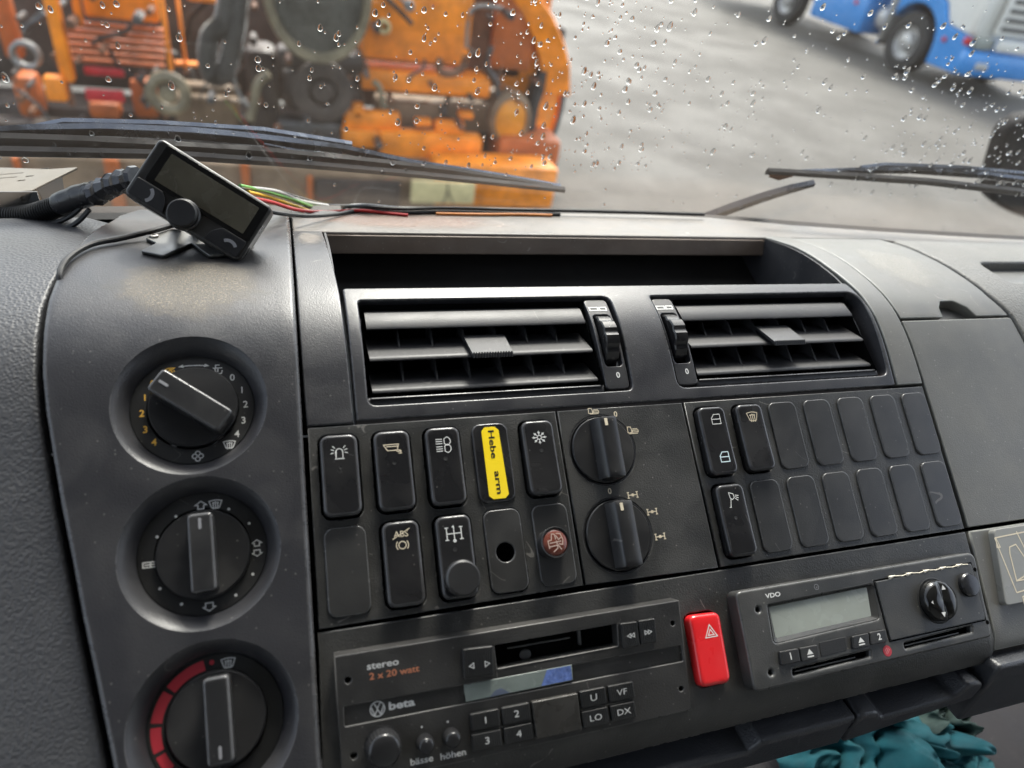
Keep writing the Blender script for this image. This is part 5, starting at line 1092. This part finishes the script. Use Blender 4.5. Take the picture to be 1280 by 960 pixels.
du = thing('handsfree_display', 'tilted black handsfree display unit with a dark screen and round knob', 'display', DM(0, -Hd / 2, -12), rot=Matrix((ex, ey, ez)).transposed().to_4x4())
obj('body', *slab(rrect(0, 0, Wd, Hd, 3.2, 5), h=0, t=13, b=2.0, M=DM, bottom=True, seg=4), gadm, du)
obj('silver_side_trim', *slab(rrect(0, 0, Wd - .6, Hd - .6, 3.0, 5), h=-12.6, t=3.0, b=1.0, M=lambda x, y, h_: DM(x, y, h_), bottom=True), steel, du)
obj('screen_surround', *slab(rrect(2, 5.6, Wd - 7, Hd * .62, 1.2, 3), h=.5, t=.7, b=.2, M=DM), mat('gloss_bezel', (.008, .008, .008), .12), du)
obj('screen', *slab(rrect(2, 5.4, Wd - 16, Hd * .47, .6, 2), h=.62, t=.2, b=.05, M=DM), screenm, du)
obj('knob_ring', *lathe(-2.5, -Hd * .31, [(9.0, .0), (9.0, 2.4), (8.2, 3.0)], 40, DM), knobm, du); kk = obj('knob', *lathe(-2.5, -Hd * .31, [(8.1, 2), (8.0, 6.4), (7.1, 7.4), (0, 7.0)], 40, DM), rubber, du)
for sx, r_ in ((-1, 0), (1, 60)):
    kb = obj('call_button', *slab(roundpoly([(sx * (Wd / 2 - 2), -Hd / 2 + 1.8), (sx * 12, -Hd / 2 + 1.8), (sx * 14, -Hd / 2 + 8), (sx * 18, -Hd / 2 + 12.5), (sx * (Wd / 2 - 2), -Hd / 2 + 12.5)], 1.2, 3), h=.9, t=1.1, b=.4, M=DM), rubber, du)
    printed('printed_icon', ribbon([arc(sx * 26, -Hd / 2 + (3.6 if sx > 0 else 6.5), 4.6, 140 if sx > 0 else 60, 40 if sx > 0 else -50, 8)], 1.9, 1.0, DM), greyp, kb)
# bracket under it
def smm(px, py, off=0):                            # pixel -> (u,s) on the dash surface
    a = ray(px, py); w_ = Vector((a.x, a.y * SN + a.z * CS, -a.y * CS + a.z * SN)); prev = None
    s_ = -150
    while s_ < 430:
        p = S3(0, s_, off); g = (p[1]) * w_.z - (p[2] - D) * w_.y
        if prev is not None and prev[0] * g <= 0:
            f_ = prev[0] / (prev[0] - g); q = prev[1] + (s_ - prev[1]) * f_; P_ = S3(0, q, off); k = (P_[1] * w_.y + (P_[2] - D) * w_.z) / (w_.y ** 2 + w_.z ** 2); return (k * w_.x, q)
        prev = (g, s_); s_ += 1
    return (0, 300)
br = thing('mounting_bracket', 'flat steel bracket screwed to the console under the display unit', 'bracket', S(*smm(240, 308), 4))
P = [smm(*p, 5) for p in ((182, 300), (215, 289), (262, 292), (300, 300), (318, 306), (306, 318), (262, 322), (240, 306), (205, 322), (176, 316), (196, 306))]
obj('bracket_plate', *slab(roundpoly(ccw(P), 1.5, 2), h=6.4, t=2.2, b=.4, step=5, bottom=True), mat('bracket_metal', (.16, .16, .155), .4, metal=.6), br)
for p in ((193, 297), (272, 303)): q = smm(*p, 6); obj('screw', *lathe(*q, [(2.6, 6.2), (2.5, 7.6), (1.2, 7.9), (1.0, 7.3), (0, 7.3)], 14), steel, br)
obj('bracket_arm', *tube([S(*smm(250, 305), 6), DM(-2, -Hd * .2, -12)], .004, 8), rubber, br)
# thin cable from the unit into the console gap
c_ = thing('thin_cable', 'thin black cable curving from the display unit into the gap of the dial console', 'cable', S(*smm(80, 352), 4))
P = [DM(-6, -Hd / 2 + 2, -6), S(*smm(222, 298), 9), S(*smm(196, 306), 9), S(*smm(155, 312), 7), S(*smm(120, 318), 6.6), S(*smm(96, 330), 6.4), S(*smm(82, 344), 6), S(*smm(77, 356), 3), S(*smm(84, 352), -8)]
obj('cable_run', *tube(spline(P, 8), .0017, 10), rubber, c_); obj('strain_relief', *tube(spline(P, 8)[1:8], .0032, 10), rubber, c_)
# corrugated conduit with tape
ch = thing('corrugated_conduit', 'black corrugated conduit wrapped with tape, leading to the display unit', 'conduit', camp(10, 275, .46))
P = spline([camp(-60, 283, .47), camp(0, 272, .465), (camp(40, 268, .46)), camp(75, 257, .455), camp(100, 246, .45)], 16); rr = []
P2 = []
for i in range(len(P) - 1):
    for k in range(3): P2.append(P[i].lerp(P[i + 1], k / 3))
R_ = [.0062 + (.0009 if (i // 2) % 2 else -.0007) for i in range(len(P2))]
obj('corrugated_tube', *tube(P2, R_, 16), rubber, ch, angle=50)
P = spline([camp(72, 256, .452), camp(100, 246, .449), camp(124, 240, .445)], 6); obj('tape_wrap', *tube(P, [.0068, .0072, .0074, .0076, .0074, .0078, .0080, .0078, .0076, .0078, .0074, .0078, .0070][:len(P)], 12), tape, ch)
P = spline([camp(118, 244, .444), camp(135, 234, .436), camp(150, 228, .428), camp(172, 222, .42)], 5); obj('tape_wrap', *tube(P, [.0068 + .0011 * math.sin(i * 1.9) for i in range(len(P))], 9), tape, ch, angle=20)
obj('loose_wire', *tube(spline([camp(10, 285, .46), camp(50, 290, .455), camp(90, 282, .45), camp(112, 262, .446)], 8), .0016, 8), rubber, ch)
obj('loose_wire', *tube(spline([camp(5, 282, .462), camp(50, 283, .458), camp(85, 272, .452), camp(105, 255, .448)], 8), .0016, 8), rubber, ch)
# perforated metal plate top left
mp_ = thing('perforated_plate', 'grey metal mounting plate with serrated edge and slots at the left edge', 'metal plate', camp(30, 240, .5))
A_, B_, C_, D_ = camp(-70, 247, .46), camp(38, 238, .46), camp(96, 209, .50), camp(-70, 207, .53)
e1 = (B_ - A_).normalized(); nn = e1.cross(D_ - A_).normalized(); e2 = nn.cross(e1)
PM = lambda x, y, h_=0: A_ + (e1 * x + e2 * y + nn * h_) * .001
def l2(p): q = p - A_; return (q.dot(e1) * 1000, q.dot(e2) * 1000)
b2, c2, d2 = l2(B_), l2(C_), l2(D_)
ser = []; 
for k in range(24):
    f_ = k / 24; x = b2[0] + (c2[0] - b2[0]) * f_; y = b2[1] + (c2[1] - b2[1]) * f_; ser += [(x, y), (x + 1.1, y + .4)]
bx_ = lambda px, py: l2(camp(px, py, .46 + (247 - py) / 40 * .05))
holes = [rrect(*bx_(56, 212), 6, 2.2, 1, 3), rrect(*bx_(38, 223), 6, 2.2, 1, 3), rrect(*bx_(28, 229), 6, 2.2, 1, 3), rrect(*bx_(10, 217), 22, 1.2, .5, 2), rrect(*bx_(6, 223), 18, 1.2, .5, 2)]
o_ = [(0, 0)] + ser + [c2, (c2[0] - 20, c2[1] + 1), (d2[0], d2[1])]
obj('top_plate', *slab(o_, holes, h=0, t=1.4, b=.25, M=PM, bottom=True), mat('zinc_plate', (.15, .135, .11), .55, .3, 400, .3, metal=.3), mp_)
q1, q2 = PM(b2[0] + (c2[0] - b2[0]) * .1, b2[1] + (c2[1] - b2[1]) * .1 + 1, -1), PM(b2[0] + (c2[0] - b2[0]) * .62, b2[1] + (c2[1] - b2[1]) * .62, -1)
fx = (q2 - q1); fl_ = fx.length * 1000; fx.normalize(); fz_ = Vector((0, 0, -1)) 
FM = lambda x, y, h_=0: q1 + (fx * x + fz_ * y) * .001 + fx.cross(fz_) * h_ * .001
obj('side_flange', *slab([(0, 0), (fl_, 0), (fl_ - 2, 14), (3, 17)], [circ(fl_ * .42, 5, 2.4, 18)], h=0, t=1.2, b=.2, M=FM, bottom=True), steel_d, mp_)
q1 = camp(-60, 240, .458); q2 = camp(46, 240, .458); fx = (q2 - q1).normalized()
FM2 = lambda x, y, h_=0: q1 + (fx * x + fz_ * y) * .001 + Vector((0, -1, 0)) * h_ * .001
W2 = (q2 - q1).length * 1000
obj('front_flange', *slab([(0, 0), (W2, 0), (W2, 11), (0, 11)], [circ(W2 - 10, 5, 2.2, 18)], h=0, t=1.2, b=.2, M=FM2, bottom=True), steel_d, mp_)
c_ = camp(16, 256, .49); M = lambda x, y, h_=0: c_ + Vector((x, y, h_)) * .001
obj('gear_knob', *lathe(-6, 0, [(17, -2), (17, 4), (15, 5.5), (8, 6), (6, 9), (5, 10), (0, 10)], 60, M, ridges=1, rd=1.2), steel_d, mp_)
# coloured wires lying along the windscreen base
def wire(col, r_, lab, head, tail):
    pts = [at(x, y, Y) for x, y, Y in head]
    for x, y, dh in tail:
        uu, ss = smm(x, y, dh); ss = min(ss, bes(uu) - 2); pts.append(S(uu, ss, dh))
    tagg(obj('loose_wire', *tube(spline(pts, 6), r_, 8), wirem[col]), lab, 'wire', 'loose wires along the windscreen base')
base = [(450, 262), (500, 265), (560, 264), (640, 266), (700, 267), (780, 269), (880, 272)]
wire('black', .0016, 'upper black wire, the longest one along the base of the windscreen', [(300, 236, .46), (340, 238, .50), (375, 248, .53), (410, 257, .55)], [(x, y - 4, 5) for x, y in base])
wire('black', .0015, 'lower black wire looping onto the dash top beside the trim strip', [(315, 258, .45), (345, 266, .46), (385, 270, .48), (420, 268, .50)], [(x, y + 1, 2) for x, y in base[:5]])
wire('green', .0012, 'green wire in the loose bundle right of the display unit', [(300, 232, .46), (335, 240, .49), (370, 251, .52), (400, 262, .54), (425, 268, .55)], [])
wire('yellow', .0012, 'yellow wire in the loose bundle right of the display unit', [(310, 240, .46), (335, 246, .49), (365, 256, .51), (395, 266, .52), (420, 270, .52)], [])
wire('red', .0013, 'red wire in the loose bundle, reappearing along the dash top', [(315, 248, .46), (340, 253, .48), (370, 262, .50), (405, 265, .52)], [(450, 263, 3), (480, 266, 2), (510, 269, 2)])
wire('white', .0012, 'greyish white wire arching over the loose bundle', [(300, 234, .46), (345, 239, .50), (380, 252, .53), (420, 258, .55)], [(455, 256, 6), (500, 260, 4)])
wire('orange', .0012, 'orange wire lying on the dash top under the black wires', [], [(545, 267, 2), (600, 268, 2), (650, 268, 2), (690, 269, 2)])
# clutter: hydraulic hoses and bolts on the orange vehicle
rc = random.Random(11)
for i in range(26):
    x = rc.uniform(20, 640); y = rc.uniform(-10, 130); dx = rc.uniform(-50, 50); dy = rc.uniform(20, 70)
    px_tube('hydraulic_hose', [(x, y), (x + dx * .3 + rc.uniform(-12, 12), y + dy * .4), (x + dx * .8, y + dy * .7), (x + dx, y + dy)], rc.uniform(5.15, 5.6), rc.uniform(.008, .022), rc.choice([grime, rubber, rust, hosem, steel_d]), 6)
for i in range(60):
    x = rc.uniform(10, 690); y = rc.uniform(-5, 200); Y = rc.choice([5.04, 5.14, 5.24, 5.28]) if y < 150 else 4.97; c = at(x, y, Y); M = lambda a, b, h_: Vector((c.x + a, c.y - h_, c.z + b)); rr = rc.uniform(.012, .03)
    obj('bolt', *lathe(0, 0, [(rr, -.14), (rr, .015), (rr * .5, .02), (0, .02)], 6, M), rc.choice([steel_d, grime, rust]), ot)
# dirt
print('display', Wd, Hd)
